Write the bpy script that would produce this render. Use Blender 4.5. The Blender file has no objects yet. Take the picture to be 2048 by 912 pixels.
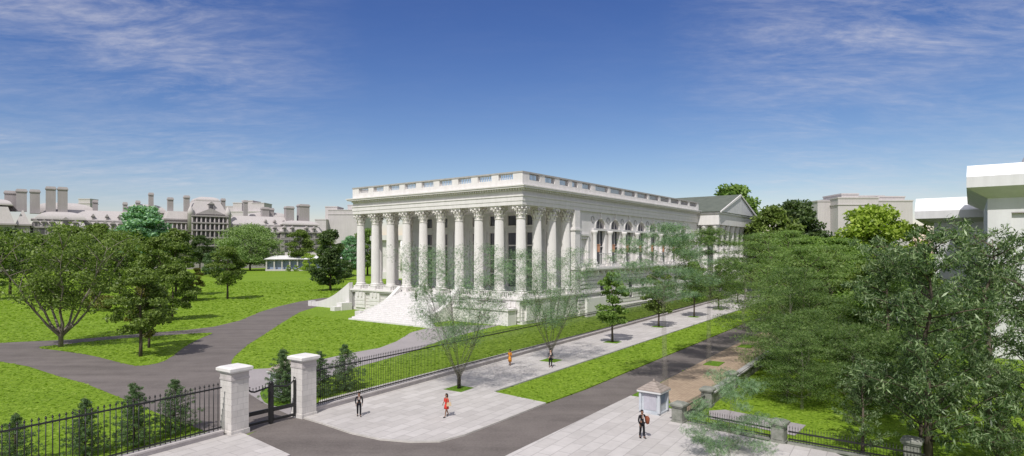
import bpy, bmesh, math, random
import numpy as np
from mathutils import Vector, Matrix
from mathutils.geometry import tessellate_polygon
R = math.radians
rnd = random.Random(7)
scene = bpy.context.scene
COL = scene.collection
H, F, HY = 12.0, 1200.0, 503.0          # eye height, focal length in photo pixels, horizon row

def G(px, py):                            # photo point on the ground -> world point
    Y = H*F/(py-HY)
    return ((px-1024)/F*Y, Y)

# ------------------------------------------------------------------ materials
def mat(name, col=(.5, .5, .5), rough=.8, spec=.3, metallic=0):
    m = bpy.data.materials.new(name); m.use_nodes = True
    b = m.node_tree.nodes['Principled BSDF']
    b.inputs['Base Color'].default_value = (*col, 1)
    b.inputs['Roughness'].default_value = rough
    b.inputs['Specular IOR Level'].default_value = spec
    b.inputs['Metallic'].default_value = metallic
    return m, m.node_tree, b

def N(nt, t, **kw):
    n = nt.nodes.new(t)
    for k, v in kw.items():
        if hasattr(n, k): setattr(n, k, v)
        else: n.inputs[k.replace('_', ' ')].default_value = v
    return n

def noise(nt, scale, detail=4, rough=.6, vec=None, dist=0):
    n = N(nt, 'ShaderNodeTexNoise'); n.inputs['Scale'].default_value = scale
    n.inputs['Detail'].default_value = detail; n.inputs['Roughness'].default_value = rough
    n.inputs['Distortion'].default_value = dist
    if vec is not None: nt.links.new(vec, n.inputs['Vector'])
    return n

def ramp(nt, fac, stops):
    r = N(nt, 'ShaderNodeValToRGB'); e = r.color_ramp.elements
    while len(e) < len(stops): e.new(.5)
    for el, (p, c) in zip(e, stops):
        el.position = p; el.color = (*c, 1) if len(c) == 3 else c
    nt.links.new(fac, r.inputs['Fac']); return r

def mixc(nt, fac, a, b, mode='MIX'):
    m = N(nt, 'ShaderNodeMix', data_type='RGBA', blend_type=mode)
    if isinstance(fac, float): m.inputs[0].default_value = fac
    else: nt.links.new(fac, m.inputs[0])
    for s, v in ((6, a), (7, b)):
        if isinstance(v, tuple): m.inputs[s].default_value = (*v, 1)
        else: nt.links.new(v, m.inputs[s])
    return m.outputs[2]

def bump(nt, b, h, strength=.4, dist=.05):
    n = N(nt, 'ShaderNodeBump'); n.inputs['Strength'].default_value = strength
    n.inputs['Distance'].default_value = dist
    nt.links.new(h, n.inputs['Height']); nt.links.new(n.outputs[0], b.inputs['Normal'])

def pos(nt): return N(nt, 'ShaderNodeNewGeometry').outputs['Position']

def rotmap(nt, vec, ang, scale=(1, 1, 1)):
    m = N(nt, 'ShaderNodeMapping'); m.inputs['Rotation'].default_value = (0, 0, ang)
    m.inputs['Scale'].default_value = scale
    nt.links.new(vec, m.inputs['Vector']); return m.outputs[0]

def stone(name, c1, c2, sc=.6, rough=.75, course=None):
    m, nt, b = mat(name, c1, rough)
    tc = N(nt, 'ShaderNodeTexCoord').outputs['Object']
    n1 = noise(nt, sc, 6, .65, tc); n2 = noise(nt, 9, 3, .6, tc)
    st = noise(nt, 1.2, 4, .6, rotmap(nt, tc, 0, (1, 1, .08)))
    col = ramp(nt, n1.outputs[0], [(.35, c1), (.65, c2)]).outputs[0]
    dk = ramp(nt, st.outputs[0], [(.38, (.93, .93, .925)), (.6, (1, 1, 1))]).outputs[0]
    col = mixc(nt, 1.0, col, dk, 'MULTIPLY')
    nt.links.new(col, b.inputs['Base Color'])
    bump(nt, b, n2.outputs[0], .15, .02)
    return m

M = {}
M['white'] = stone('white_stone', (.66, .635, .62), (.71, .685, .67))
M['cap'] = stone('carved_stone', (.70, .67, .63), (.78, .75, .72), 3)
M['steps'] = stone('step_stone', (.64, .62, .61), (.665, .645, .635), .15)
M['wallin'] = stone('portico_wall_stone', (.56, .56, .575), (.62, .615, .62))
M['grey'] = stone('office_grey_stone', (.31, .28, .28), (.35, .32, .315), .05)
M['greyroof'] = stone('pale_mansard_slate', (.44, .41, .40), (.48, .445, .435), .05)
M['greytrim'] = stone('office_trim_stone', (.32, .29, .29), (.37, .34, .34), .05)
M['far'] = stone('plain_grey_render', (.46, .43, .43), (.50, .47, .465), .1)
M['concrete'] = stone('pale_concrete', (.60, .595, .60), (.66, .655, .66), .3)
M['bright'] = stone('bright_roof', (.80, .80, .80), (.84, .84, .84), .3)
M['roof'] = stone('grey_green_slate', (.095, .11, .09), (.125, .14, .115), .5)
M['coping'] = stone('weathered_coping', (.34, .33, .32), (.40, .39, .38), 1.)
M['kerb'] = stone('kerb_stone', (.44, .42, .39), (.53, .50, .47), 1.5)
M['basewall'] = stone('fence_base_stone', (.42, .39, .38), (.52, .48, .47), 1.5)
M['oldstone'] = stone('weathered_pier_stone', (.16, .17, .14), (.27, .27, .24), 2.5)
M['orange'] = stone('terracotta_panel', (.62, .30, .18), (.70, .36, .22), 2)
M['boothwall'] = stone('booth_painted_panel', (.42, .45, .49), (.52, .54, .57), 2)
M['shutter'] = stone('booth_shutter', (.40, .39, .44), (.46, .45, .50), 2)

m, nt, b = mat('black_iron', (.012, .012, .014), .45, .5); M['iron'] = m
nn = noise(nt, 30, 2); nt.links.new(ramp(nt, nn.outputs[0], [(.3, (.008, .008, .009)), (.7, (.022, .021, .022))]).outputs[0], b.inputs['Base Color'])
m, nt, b = mat('dark_window_glass', (.05, .055, .075), .08, .6); M['glass'] = m
nn = noise(nt, .5, 2); nt.links.new(ramp(nt, nn.outputs[0], [(.3, (.045, .05, .07)), (.7, (.12, .125, .155))]).outputs[0], b.inputs['Base Color'])
m, nt, b = mat('blue_grey_glazing', (.2, .25, .36), .2, .6); M['glaze'] = m
nn = noise(nt, .3, 2); nt.links.new(ramp(nt, nn.outputs[0], [(.3, (.17, .22, .33)), (.7, (.3, .36, .48))]).outputs[0], b.inputs['Base Color'])
m, nt, b = mat('far_window_glass', (.06, .055, .06), .3, .5); M['fglass'] = m
nn = noise(nt, .5, 2); nt.links.new(ramp(nt, nn.outputs[0], [(.3, (.05, .045, .05)), (.7, (.13, .12, .13))]).outputs[0], b.inputs['Base Color'])

# block-coursed stone of the gate piers
m, nt, b = mat('gate_pier_ashlar', (.6, .57, .54), .85)
tc = N(nt, 'ShaderNodeTexCoord').outputs['Object']
sp = N(nt, 'ShaderNodeSeparateXYZ'); nt.links.new(tc, sp.inputs[0])
ad = N(nt, 'ShaderNodeMath', operation='ADD'); nt.links.new(sp.outputs[0], ad.inputs[0]); nt.links.new(sp.outputs[1], ad.inputs[1])
cb = N(nt, 'ShaderNodeCombineXYZ'); nt.links.new(ad.outputs[0], cb.inputs[0]); nt.links.new(sp.outputs[2], cb.inputs[1])
br = N(nt, 'ShaderNodeTexBrick'); nt.links.new(cb.outputs[0], br.inputs['Vector'])
br.inputs['Scale'].default_value = 1; br.inputs['Brick Width'].default_value = .8; br.inputs['Row Height'].default_value = .4
br.inputs['Mortar Size'].default_value = .012
br.inputs['Color1'].default_value = (.53, .50, .475, 1); br.inputs['Color2'].default_value = (.62, .585, .56, 1); br.inputs['Mortar'].default_value = (.36, .34, .33, 1)
nz = noise(nt, 5, 5)
nt.links.new(mixc(nt, .35, br.outputs[0], ramp(nt, nz.outputs[0], [(.3, (.42, .40, .38)), (.7, (.68, .65, .62))]).outputs[0]), b.inputs['Base Color'])
bump(nt, b, br.outputs['Fac'], -.5, .03); M['ashlar'] = m

# grass
def grass_mat(name, dark, mid, lite):
    m, nt, b = mat(name, mid, .9, .15)
    p = pos(nt)
    n1 = noise(nt, .045, 4, .6, p); n2 = noise(nt, 1.1, 6, .72, p, .6); n3 = noise(nt, 4.2, 5, .8, p)
    c = ramp(nt, n2.outputs[0], [(.36, dark), (.5, mid), (.66, lite)]).outputs[0]
    c = mixc(nt, .6, c, ramp(nt, n3.outputs[0], [(.36, dark), (.62, lite)]).outputs[0])
    big = ramp(nt, n1.outputs[0], [(.3, (.88, .92, .8)), (.7, (1.1, 1.06, 1))]).outputs[0]
    c = mixc(nt, 1.0, c, big, 'MULTIPLY')
    nt.links.new(c, b.inputs['Base Color'])
    bump(nt, b, mixc(nt, .5, n2.outputs[0], n3.outputs[0]), .9, .18)
    return m
M['grass'] = grass_mat('lawn_grass', (.062, .125, .006), (.148, .25, .016), (.26, .375, .04))
M['bed'] = grass_mat('bed_grass', (.05, .12, .01), (.10, .20, .015), (.17, .28, .03))

# asphalt
m, nt, b = mat('asphalt', (.1, .09, .09), .9, .25)
p = pos(nt)
n1 = noise(nt, .12, 5, .6, rotmap(nt, p, R(-57), (.5, 4.5, 1))); n2 = noise(nt, 6, 4, .8, p); n3 = noise(nt, .5, 4, .6, p)
c = ramp(nt, n1.outputs[0], [(.3, (.075, .065, .06)), (.7, (.19, .165, .152))]).outputs[0]
c = mixc(nt, .35, c, ramp(nt, n2.outputs[0], [(.35, (.08, .068, .063)), (.68, (.26, .225, .205))]).outputs[0])
c = mixc(nt, .3, c, ramp(nt, n3.outputs[0], [(.35, (.11, .095, .09)), (.65, (.19, .168, .155))]).outputs[0])
nt.links.new(c, b.inputs['Base Color']); bump(nt, b, n2.outputs[0], .25, .02); M['asphalt'] = m
m, nt, b = mat('pale_path', (.3, .27, .27), .9, .2)
p = pos(nt); n2 = noise(nt, 4, 4, .7, p); n1 = noise(nt, .2, 4, .6, p)
c = mixc(nt, .5, ramp(nt, n1.outputs[0], [(.3, (.27, .245, .245)), (.7, (.36, .33, .33))]).outputs[0], ramp(nt, n2.outputs[0], [(.3, (.26, .235, .235)), (.7, (.36, .33, .33))]).outputs[0])
nt.links.new(c, b.inputs['Base Color']); M['path'] = m

SA = math.atan2(.84, .543)               # heading of the street
def paver_mat(name, bw, rh, c1, c2, mortar, ms, nc1, nc2):
    m, nt, b = mat(name, c1, .8, .25)
    p = rotmap(nt, pos(nt), -SA)
    br = N(nt, 'ShaderNodeTexBrick'); nt.links.new(p, br.inputs['Vector'])
    br.inputs['Scale'].default_value = 1; br.inputs['Brick Width'].default_value = bw; br.inputs['Row Height'].default_value = rh
    br.inputs['Mortar Size'].default_value = ms
    br.inputs['Color1'].default_value = (*c1, 1); br.inputs['Color2'].default_value = (*c2, 1); br.inputs['Mortar'].default_value = (*mortar, 1)
    n1 = noise(nt, 1.3, 6, .7, p); n2 = noise(nt, .15, 3, .6, p)
    c = mixc(nt, .4, br.outputs[0], ramp(nt, n1.outputs[0], [(.3, nc1), (.7, nc2)]).outputs[0])
    c = mixc(nt, 1., c, ramp(nt, n2.outputs[0], [(.3, (.9, .9, .9)), (.7, (1.05, 1.05, 1.05))]).outputs[0], 'MULTIPLY')
    nt.links.new(c, b.inputs['Base Color']); bump(nt, b, br.outputs['Fac'], -.3, .01)
    return m
M['pavers'] = paver_mat('stone_pavers', 1.8, .9, (.40, .372, .352), (.53, .50, .48), (.27, .25, .24), .03, (.39, .37, .355), (.56, .53, .515))
M['brick'] = paver_mat('brick_paving', .5, .25, (.32, .235, .175), (.40, .30, .22), (.24, .18, .14), .02, (.26, .19, .13), (.48, .38, .26))

# shingle roof of the booths
m, nt, b = mat('booth_shingles', (.4, .27, .22), .8)
tc = N(nt, 'ShaderNodeTexCoord').outputs['Object']
sp = N(nt, 'ShaderNodeSeparateXYZ'); nt.links.new(tc, sp.inputs[0])
wv = N(nt, 'ShaderNodeMath', operation='MULTIPLY'); nt.links.new(sp.outputs[2], wv.inputs[0]); wv.inputs[1].default_value = 7.5
fr = N(nt, 'ShaderNodeMath', operation='FRACT'); nt.links.new(wv.outputs[0], fr.inputs[0])
nz = noise(nt, 6, 4)
c = mixc(nt, .5, ramp(nt, fr.outputs[0], [(.0, (.11, .085, .075)), (.35, (.32, .27, .235)), (1, (.29, .245, .215))]).outputs[0], ramp(nt, nz.outputs[0], [(.3, (.18, .145, .125)), (.7, (.36, .31, .28))]).outputs[0])
nt.links.new(c, b.inputs['Base Color']); M['shingle'] = m

# foliage and bark
def leaf_mat(name, dark, mid, lite, ghost=0., gloss=.5):
    m = bpy.data.materials.new(name); m.use_nodes = True; nt = m.node_tree
    b = nt.nodes['Principled BSDF']; out = nt.nodes['Material Output']
    g = N(nt, 'ShaderNodeNewGeometry'); p = g.outputs['Position']
    n1 = noise(nt, .35, 3, .6, p)
    mx = N(nt, 'ShaderNodeMath', operation='MULTIPLY_ADD'); nt.links.new(g.outputs['Random Per Island'], mx.inputs[0]); mx.inputs[1].default_value = .65
    ml = N(nt, 'ShaderNodeMath', operation='MULTIPLY'); nt.links.new(n1.outputs[0], ml.inputs[0]); ml.inputs[1].default_value = .38
    nt.links.new(ml.outputs[0], mx.inputs[2])
    c = ramp(nt, mx.outputs[0], [(.12, dark), (.5, mid), (.92, lite)]).outputs[0]
    nt.links.new(c, b.inputs['Base Color']); b.inputs['Roughness'].default_value = gloss
    b.inputs['Specular IOR Level'].default_value = .35
    tr = N(nt, 'ShaderNodeBsdfTranslucent'); nt.links.new(mixc(nt, 1., c, (1.3, 1.5, .6), 'MULTIPLY'), tr.inputs['Color'])
    ms = N(nt, 'ShaderNodeMixShader'); ms.inputs[0].default_value = .38
    nt.links.new(b.outputs[0], ms.inputs[1]); nt.links.new(tr.outputs[0], ms.inputs[2])
    last = ms
    if ghost:
        tp = N(nt, 'ShaderNodeBsdfTransparent'); m2 = N(nt, 'ShaderNodeMixShader'); m2.inputs[0].default_value = ghost
        nt.links.new(ms.outputs[0], m2.inputs[1]); nt.links.new(tp.outputs[0], m2.inputs[2]); last = m2
    nt.links.new(last.outputs[0], out.inputs['Surface'])
    return m
LC = {'olive': ((.035, .062, .010), (.10, .145, .028), (.21, .27, .07)),
      'fresh': ((.04, .085, .014), (.115, .19, .036), (.24, .33, .09)),
      'yellow': ((.09, .14, .014), (.21, .29, .035), (.37, .44, .09)),
      'teal': ((.05, .14, .07), (.17, .32, .18), (.38, .54, .35)),
      'dark': ((.022, .042, .012), (.055, .09, .028), (.12, .16, .06)),
      'pine': ((.035, .065, .025), (.085, .145, .055), (.18, .26, .12)),
      'willow': ((.014, .032, .010), (.075, .13, .045), (.34, .42, .23)),  # lightest tone paints the glossy leaf highlights into the colour
      'russet': ((.05, .055, .014), (.12, .12, .03), (.22, .20, .06))}
LC = {k: tuple(tuple(min(.8, q*(1.3 if k in ('olive', 'fresh', 'dark', 'russet', 'yellow') else 1.12)) for q in c_) for c_ in v) for k, v in LC.items()}
LM = {k: leaf_mat('leaves_'+k, *v, gloss=(.4 if k == 'willow' else .5)) for k, v in LC.items()}
LM['faint'] = leaf_mat('leaves_faint', (.05, .10, .05), (.15, .25, .13), (.38, .50, .32), ghost=.74)
LM['half'] = leaf_mat('leaves_half', (.035, .075, .02), (.115, .19, .05), (.28, .37, .13), ghost=.62)
LM['soft'] = leaf_mat('leaves_soft', (.06, .11, .025), (.17, .27, .065), (.34, .44, .16), ghost=.52)
m, nt, b = mat('bark', (.1, .08, .06), .95, .1)
nz = noise(nt, 4, 5); nt.links.new(ramp(nt, nz.outputs[0], [(.3, (.055, .045, .035)), (.7, (.16, .13, .10))]).outputs[0], b.inputs['Base Color']); M['bark'] = m
m, nt, b = mat('pale_bark', (.2, .17, .14), .95, .1)
nz = noise(nt, 4, 5); nt.links.new(ramp(nt, nz.outputs[0], [(.3, (.13, .11, .09)), (.7, (.28, .25, .21))]).outputs[0], b.inputs['Base Color']); M['palebark'] = m
m, nt, b = mat('faint_bark', (.16, .14, .12), .95, .1); M['faintbark'] = m
nz = noise(nt, 4, 5); nt.links.new(ramp(nt, nz.outputs[0], [(.3, (.16, .14, .12)), (.7, (.34, .31, .27))]).outputs[0], b.inputs['Base Color'])
tp = N(nt, 'ShaderNodeBsdfTransparent'); ms = N(nt, 'ShaderNodeMixShader'); ms.inputs[0].default_value = .86
nt.links.new(b.outputs[0], ms.inputs[1]); nt.links.new(tp.outputs[0], ms.inputs[2]); nt.links.new(ms.outputs[0], nt.nodes['Material Output'].inputs['Surface'])

M['tuft'] = leaf_mat('grass_blades', (.14, .23, .012), (.22, .33, .03), (.33, .44, .07), gloss=.8)
M['twig'] = leaf_mat('fine_twigs', (.09, .08, .07), (.15, .135, .12), (.22, .2, .18), ghost=.76, gloss=.9)
def cloth(name, c, rough=.85):
    m, nt, b = mat(name, c, rough, .2)
    nz = noise(nt, 12, 3); nt.links.new(ramp(nt, nz.outputs[0], [(.3, tuple(x*.8 for x in c)), (.7, tuple(x*1.15 for x in c))]).outputs[0], b.inputs['Base Color'])
    return m

# ------------------------------------------------------------------ object helpers
def tag(o, label=None, cat=None, group=None, kind=None):
    if label: o['label'] = label
    if cat: o['category'] = cat
    if group: o['group'] = group
    if kind: o['kind'] = kind
    return o
def empty(name, loc=(0, 0, 0), rz=0, label=None, cat=None, group=None):
    o = bpy.data.objects.new(name, None); COL.objects.link(o)
    o.location = loc; o.rotation_euler = (0, 0, rz); o.empty_display_size = .5
    return tag(o, label, cat, group)
def link(name, me, parent=None, loc=None, rz=0):
    o = bpy.data.objects.new(name, me); COL.objects.link(o)
    if parent: o.parent = parent
    if loc: o.location = loc
    if rz: o.rotation_euler = (0, 0, rz)
    return o

class MB:
    def __init__(s): s.v = []; s.f = []; s.m = []; s.cur = 0; s.sm = []
        
    def add(s, vs, fs, smooth=False):
        o = len(s.v); s.v += [tuple(v) for v in vs]
        for f in fs: s.f.append([i+o for i in f]); s.m.append(s.cur); s.sm.append(smooth)
        return s
    def box(s, x0, x1, y0, y1, z0, z1):
        return s.add([(x0, y0, z0), (x1, y0, z0), (x1, y1, z0), (x0, y1, z0), (x0, y0, z1), (x1, y0, z1), (x1, y1, z1), (x0, y1, z1)],
                     [(3, 2, 1, 0), (4, 5, 6, 7), (0, 1, 5, 4), (1, 2, 6, 5), (2, 3, 7, 6), (3, 0, 4, 7)])
    def frustum(s, a, b, z0, z1):        # a,b = (x0,x1,y0,y1) rectangles
        return s.add([(a[0], a[2], z0), (a[1], a[2], z0), (a[1], a[3], z0), (a[0], a[3], z0), (b[0], b[2], z1), (b[1], b[2], z1), (b[1], b[3], z1), (b[0], b[3], z1)],
                     [(3, 2, 1, 0), (4, 5, 6, 7), (0, 1, 5, 4), (1, 2, 6, 5), (2, 3, 7, 6), (3, 0, 4, 7)])
    def prism(s, poly, z0, z1):          # polygon in xy, extruded
        n = len(poly); area = sum(poly[i][0]*poly[(i+1) % n][1]-poly[(i+1) % n][0]*poly[i][1] for i in range(n))
        if area < 0: poly = poly[::-1]
        tri = tessellate_polygon([[Vector((x, y, 0)) for x, y in poly]])
        vs = [(x, y, z0) for x, y in poly]+[(x, y, z1) for x, y in poly]
        fs = []
        for a, b_, c in tri:
            A, B, C = [Vector(poly[i]) for i in (a, b_, c)]
            if (B-A).cross(C-A) < 0: b_, c = c, b_
            fs.append((a+n, b_+n, c+n)); fs.append((c, b_, a))
        for i in range(n):
            j = (i+1) % n; fs.append((i, j, j+n, i+n))
        return s.add(vs, fs)
    def sheet(s, poly, z):
        n = len(poly); tri = tessellate_polygon([[Vector((x, y, 0)) for x, y in poly]]); fs = []
        for a, b_, c in tri:
            A, B, C = [Vector(poly[i]) for i in (a, b_, c)]
            fs.append((a, b_, c) if (B-A).cross(C-A) > 0 else (a, c, b_))
        return s.add([(x, y, z) for x, y in poly], fs)
    def side(s, poly, y0, y1):            # polygon in xz, extruded along y
        n = len(poly); tri = tessellate_polygon([[Vector((x, z, 0)) for x, z in poly]])
        vs = [(x, y0, z) for x, z in poly]+[(x, y1, z) for x, z in poly]; fs = []
        for a, b_, c in tri: fs += [(a, b_, c), (c+n, b_+n, a+n)]
        for i in range(n): j = (i+1) % n; fs.append((i, j, j+n, i+n))
        return s.add(vs, fs)
    def sidex(s, poly, x0, x1):           # polygon in yz, extruded along x
        n = len(poly); tri = tessellate_polygon([[Vector((y, z, 0)) for y, z in poly]])
        vs = [(x0, y, z) for y, z in poly]+[(x1, y, z) for y, z in poly]; fs = []
        for a, b_, c in tri: fs += [(a, b_, c), (c+n, b_+n, a+n)]
        for i in range(n): j = (i+1) % n; fs.append((i, j, j+n, i+n))
        return s.add(vs, fs)
    def lathe(s, prof, n=16, c=(0, 0), smooth=True, mod=None):   # prof [(r,z)]
        vs = []
        for r, z in prof:
            for i in range(n):
                a = 2*math.pi*i/n; rr = r*(mod(i) if mod else 1)
                vs.append((c[0]+rr*math.cos(a), c[1]+rr*math.sin(a), z))
        fs = []
        for k in range(len(prof)-1):
            for i in range(n):
                j = (i+1) % n; fs.append((k*n+i, k*n+j, (k+1)*n+j, (k+1)*n+i))
        fs.append(tuple(range(n))[::-1]); fs.append(tuple((len(prof)-1)*n+i for i in range(n)))
        return s.add(vs, fs, smooth)
    def tube(s, pts, rad, n=6):
        pts = [Vector(p) for p in pts]; vs = []; up = Vector((.13, .21, 1)).normalized()
        for k, p in enumerate(pts):
            d = (pts[min(k+1, len(pts)-1)]-pts[max(k-1, 0)]).normalized()
            a = d.cross(Vector((1, .1, 0)) if abs(d.z) > .8 else up).normalized(); b = d.cross(a)
            for i in range(n):
                t = 2*math.pi*i/n; vs.append(p+(a*math.cos(t)+b*math.sin(t))*rad[k])
        fs = []
        for k in range(len(pts)-1):
            for i in range(n):
                j = (i+1) % n; fs.append((k*n+i, k*n+j, (k+1)*n+j, (k+1)*n+i))
        fs.append(tuple(range(n))[::-1]); fs.append(tuple((len(pts)-1)*n+i for i in range(n)))
        return s.add(vs, fs, True)
    def ball(s, c, r, n=8, m=6, sc=(1, 1, 1)):
        vs = [(c[0], c[1], c[2]-r*sc[2])]
        for k in range(1, m):
            ph = math.pi*k/m-math.pi/2
            for i in range(n):
                t = 2*math.pi*i/n
                vs.append((c[0]+r*sc[0]*math.cos(ph)*math.cos(t), c[1]+r*sc[1]*math.cos(ph)*math.sin(t), c[2]+r*sc[2]*math.sin(ph)))
        vs.append((c[0], c[1], c[2]+r*sc[2])); fs = []
        for i in range(n): fs.append((0, 1+(i+1) % n, 1+i)); fs.append((len(vs)-1, 1+(m-2)*n+i, 1+(m-2)*n+(i+1) % n))
        for k in range(m-2):
            for i in range(n): j = (i+1) % n; fs.append((1+k*n+i, 1+k*n+j, 1+(k+1)*n+j, 1+(k+1)*n+i))
        return s.add(vs, fs, True)
    def mesh(s, name, mats):
        me = bpy.data.meshes.new(name); me.from_pydata(s.v, [], s.f)
        for m in (mats if isinstance(mats, (list, tuple)) else [mats]): me.materials.append(m)
        me.polygons.foreach_set('material_index', s.m); me.polygons.foreach_set('use_smooth', s.sm)
        bm = bmesh.new(); bm.from_mesh(me); bmesh.ops.recalc_face_normals(bm, faces=bm.faces); bm.to_mesh(me); bm.free()
        me.update(); return me
    def build(s, name, mats, parent=None, loc=None, rz=0): return link(name, s.mesh(name, mats), parent, loc, rz)

def pxpoly(pts): return [G(*p) for p in pts]
def structure(name, poly, z, m, kerb=None):
    mb = MB()
    if kerb is None: mb.sheet(poly, z)
    else: mb.prism(poly, -.3, z)
    o = mb.build(name, m); o['kind'] = 'structure'; return o
def smooth_poly(pts, it=2):
    for _ in range(it):
        q = []
        n = len(pts)
        for i in range(n):
            a, b = pts[i], pts[(i+1) % n]
            q += [(a[0]*.75+b[0]*.25, a[1]*.75+b[1]*.25), (a[0]*.25+b[0]*.75, a[1]*.25+b[1]*.75)]
        pts = q
    return pts

# ------------------------------------------------------------------ ground
g = MB(); g.box(-2500, 2500, -60, 4200, -1.5, 0); o = g.build('ground', M['grass']); o['kind'] = 'structure'
D = Vector((.543, .84)); Dn = Vector((.84, -.543))       # along the street, to its right
def along(p, s, n=0): return (p[0]+D.x*s+Dn.x*n, p[1]+D.y*s+Dn.y*n)
drive = [(495, 868), (592, 836), (560, 822), (530, 808), (497, 787), (474, 752), (463, 735), (463, 722), (470, 712), (495, 690), (530, 668), (565, 645), (600, 624), (650, 608), (700, 600),
         (700, 593), (645, 596), (600, 603), (560, 612), (520, 624), (480, 641), (430, 653), (374, 660), (300, 666), (150, 679), (57, 683), (0, 686), (-250, 688),
         (-250, 700), (0, 723), (57, 733), (115, 752), (170, 767), (212, 784), (240, 795), (299, 820), (345, 838), (425, 868), (452, 884)]
structure('driveway', pxpoly(drive), .012, M['asphalt'])
island = [(63, 695), (124, 690), (172, 684), (244, 677), (302, 673), (422, 665), (426, 667), (405, 675), (374, 690), (350, 709), (325, 725), (287, 732), (264, 731), (238, 725), (184, 711), (132, 703)]
structure('lawn_island', smooth_poly(pxpoly(island), 1), .024, M['grass'])
path = [(497, 787), (530, 808), (560, 822), (592, 836), (612, 812), (640, 762), (710, 735), (759, 722), (822, 704), (880, 682), (960, 660), (1000, 650), (900, 652), (860, 655), (822, 665), (793, 683), (759, 696), (703, 706), (621, 724), (535, 737), (497, 739), (472, 733), (463, 735), (474, 752)]
structure('footpath', pxpoly(path), .018, M['path'])
structure('booth_lawn', smooth_poly(pxpoly([(518, 782), (545, 770), (600, 772), (600, 800), (570, 815), (543, 812), (525, 803)]), 1), .024, M['bed'])
# the street
e1 = G(1018, 912); e2 = G(1261, 794)
sr = [G(480, 876), G(600, 826), G(1000, 745), along(G(1000, 745), 250), G(1792, 535), e2, e1, along(e1, -30), along(e1, -30, -45), along(G(480, 876), -30)]
structure('street', sr, .006, M['asphalt'])
# plaza and pavement on the left of the street (a raised slab)
wl0 = G(622, 824)                       # foot of the fence wall
wl = along(G(1000, 716), 0)
plz = [G(607, 838), G(650, 851), G(700, 868), G(760, 881), G(820, 886), G(880, 885), G(930, 872), G(1000, 845), G(1092, 808), G(988, 786)]
kerb_dir = along(G(988, 786), 190)
plz_top = [G(1672, 556), G(1618, 552)]
plaza = plz+plz_top+[G(640, 803), G(625, 828)]
kmb = MB(); kmb.prism(plaza, -.3, .115); o = kmb.build('kerb', M['kerb']); o['kind'] = 'structure'
def inset(poly, d):
    n = len(poly); area = sum(poly[i][0]*poly[(i+1) % n][1]-poly[(i+1) % n][0]*poly[i][1] for i in range(n)); sgn = 1 if area > 0 else -1
    out = []
    for i in range(n):
        a, b, c = Vector(poly[i-1]), Vector(poly[i]), Vector(poly[(i+1) % n])
        e1_, e2_ = (b-a).normalized(), (c-b).normalized()
        n1, n2 = Vector((-e1_.y, e1_.x))*sgn, Vector((-e2_.y, e2_.x))*sgn
        m_ = (n1+n2); m_ = m_/max(.35, m_.length_squared/2)/1.0
        out.append(tuple(b+m_*d*.5*1.0 if False else b+m_*d*.5*2/2))
    return out
structure('pavement', inset(plaza, .22), .121, M['pavers'])
vg = [G(1092, 808), G(988, 786), G(1672, 556), G(1712, 555), G(1394, 687), G(1170, 780)]
vmb = MB(); vmb.prism(vg, -.3, .10); o = vmb.build('verge', M['grass']); o['kind'] = 'structure'
vk = MB(); a0 = G(988, 786)
a1 = G(1672, 556); vk.prism([a0, a1, (a1[0]+.13, a1[1]-.09), (a0[0]+.13, a0[1]-.09)], .02, .21); o = vk.build('verge_edging', M['coping']); o['kind'] = 'structure'
# left corner pavement
pl2 = [(-18.35-D.x*20+Dn.x*.15, 39.7-D.y*20+Dn.y*.15), (-18.35+Dn.x*.15, 39.7+Dn.y*.15), (-17.5, 39.2), G(580, 913), along(G(580, 913), -12, 3), along(G(580, 913), -17)]
structure('corner_pavement', pl2, .12, M['pavers'], kerb=1)
# right plaza and brick pavement
rp = [e2, G(1300, 800), G(1345, 822), G(1352, 846), G(1534, 886), G(1660, 905), G(1750, 945), along(e1, -25, 14), along(e1, -25), e1]
structure('right_pavement', rp, .12, M['pavers'], kerb=1)
rb0 = along(e2, 1.5, .05)
rb = [rb0, along(e2, 36, .05), along(e2, 36, 6.2), along(e2, 4, 6.2), along(e2, .6, 3.2)]
bw0 = [G(1322, 767), G(1393, 730), G(1462, 694.5), G(1565, 646), G(1650, 646), G(1545, 718), G(1480, 765), G(1420, 812), G(1380, 830), G(1345, 815)]
structure('brick_pavement', bw0, .09, M['brick'], kerb=1)
structure('service_pad', pxpoly([(1418, 822), (1450, 820), (1612, 851), (1590, 872), (1420, 838)]), .03, M['path'])
def pit(c, w, name='tree_bed', l=None):
    mb = MB(); l = l or w
    q = [along(c, -l/2, -w/2), along(c, l/2, -w/2), along(c, l/2, w/2), along(c, -l/2, w/2)]
    mb.prism(q, 0, .14); o = mb.build(name, M['bed']); o['kind'] = 'structure'
street_trees = [G(918, 780), G(1102, 723), G(1225, 686), G(1317, 655), G(1388, 635)]
dd = Vector((9.4, 14.4))
for k in range(1, 5): street_trees.append((street_trees[4][0]+dd.x*k, street_trees[4][1]+dd.y*k))
for c in street_trees: pit(c, 1.9)
for c in (G(1428, 729), G(1492, 694)): pit(c, 1.6, l=2.6)
pit(G(1296, 788), 1.5, l=3.4)

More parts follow.
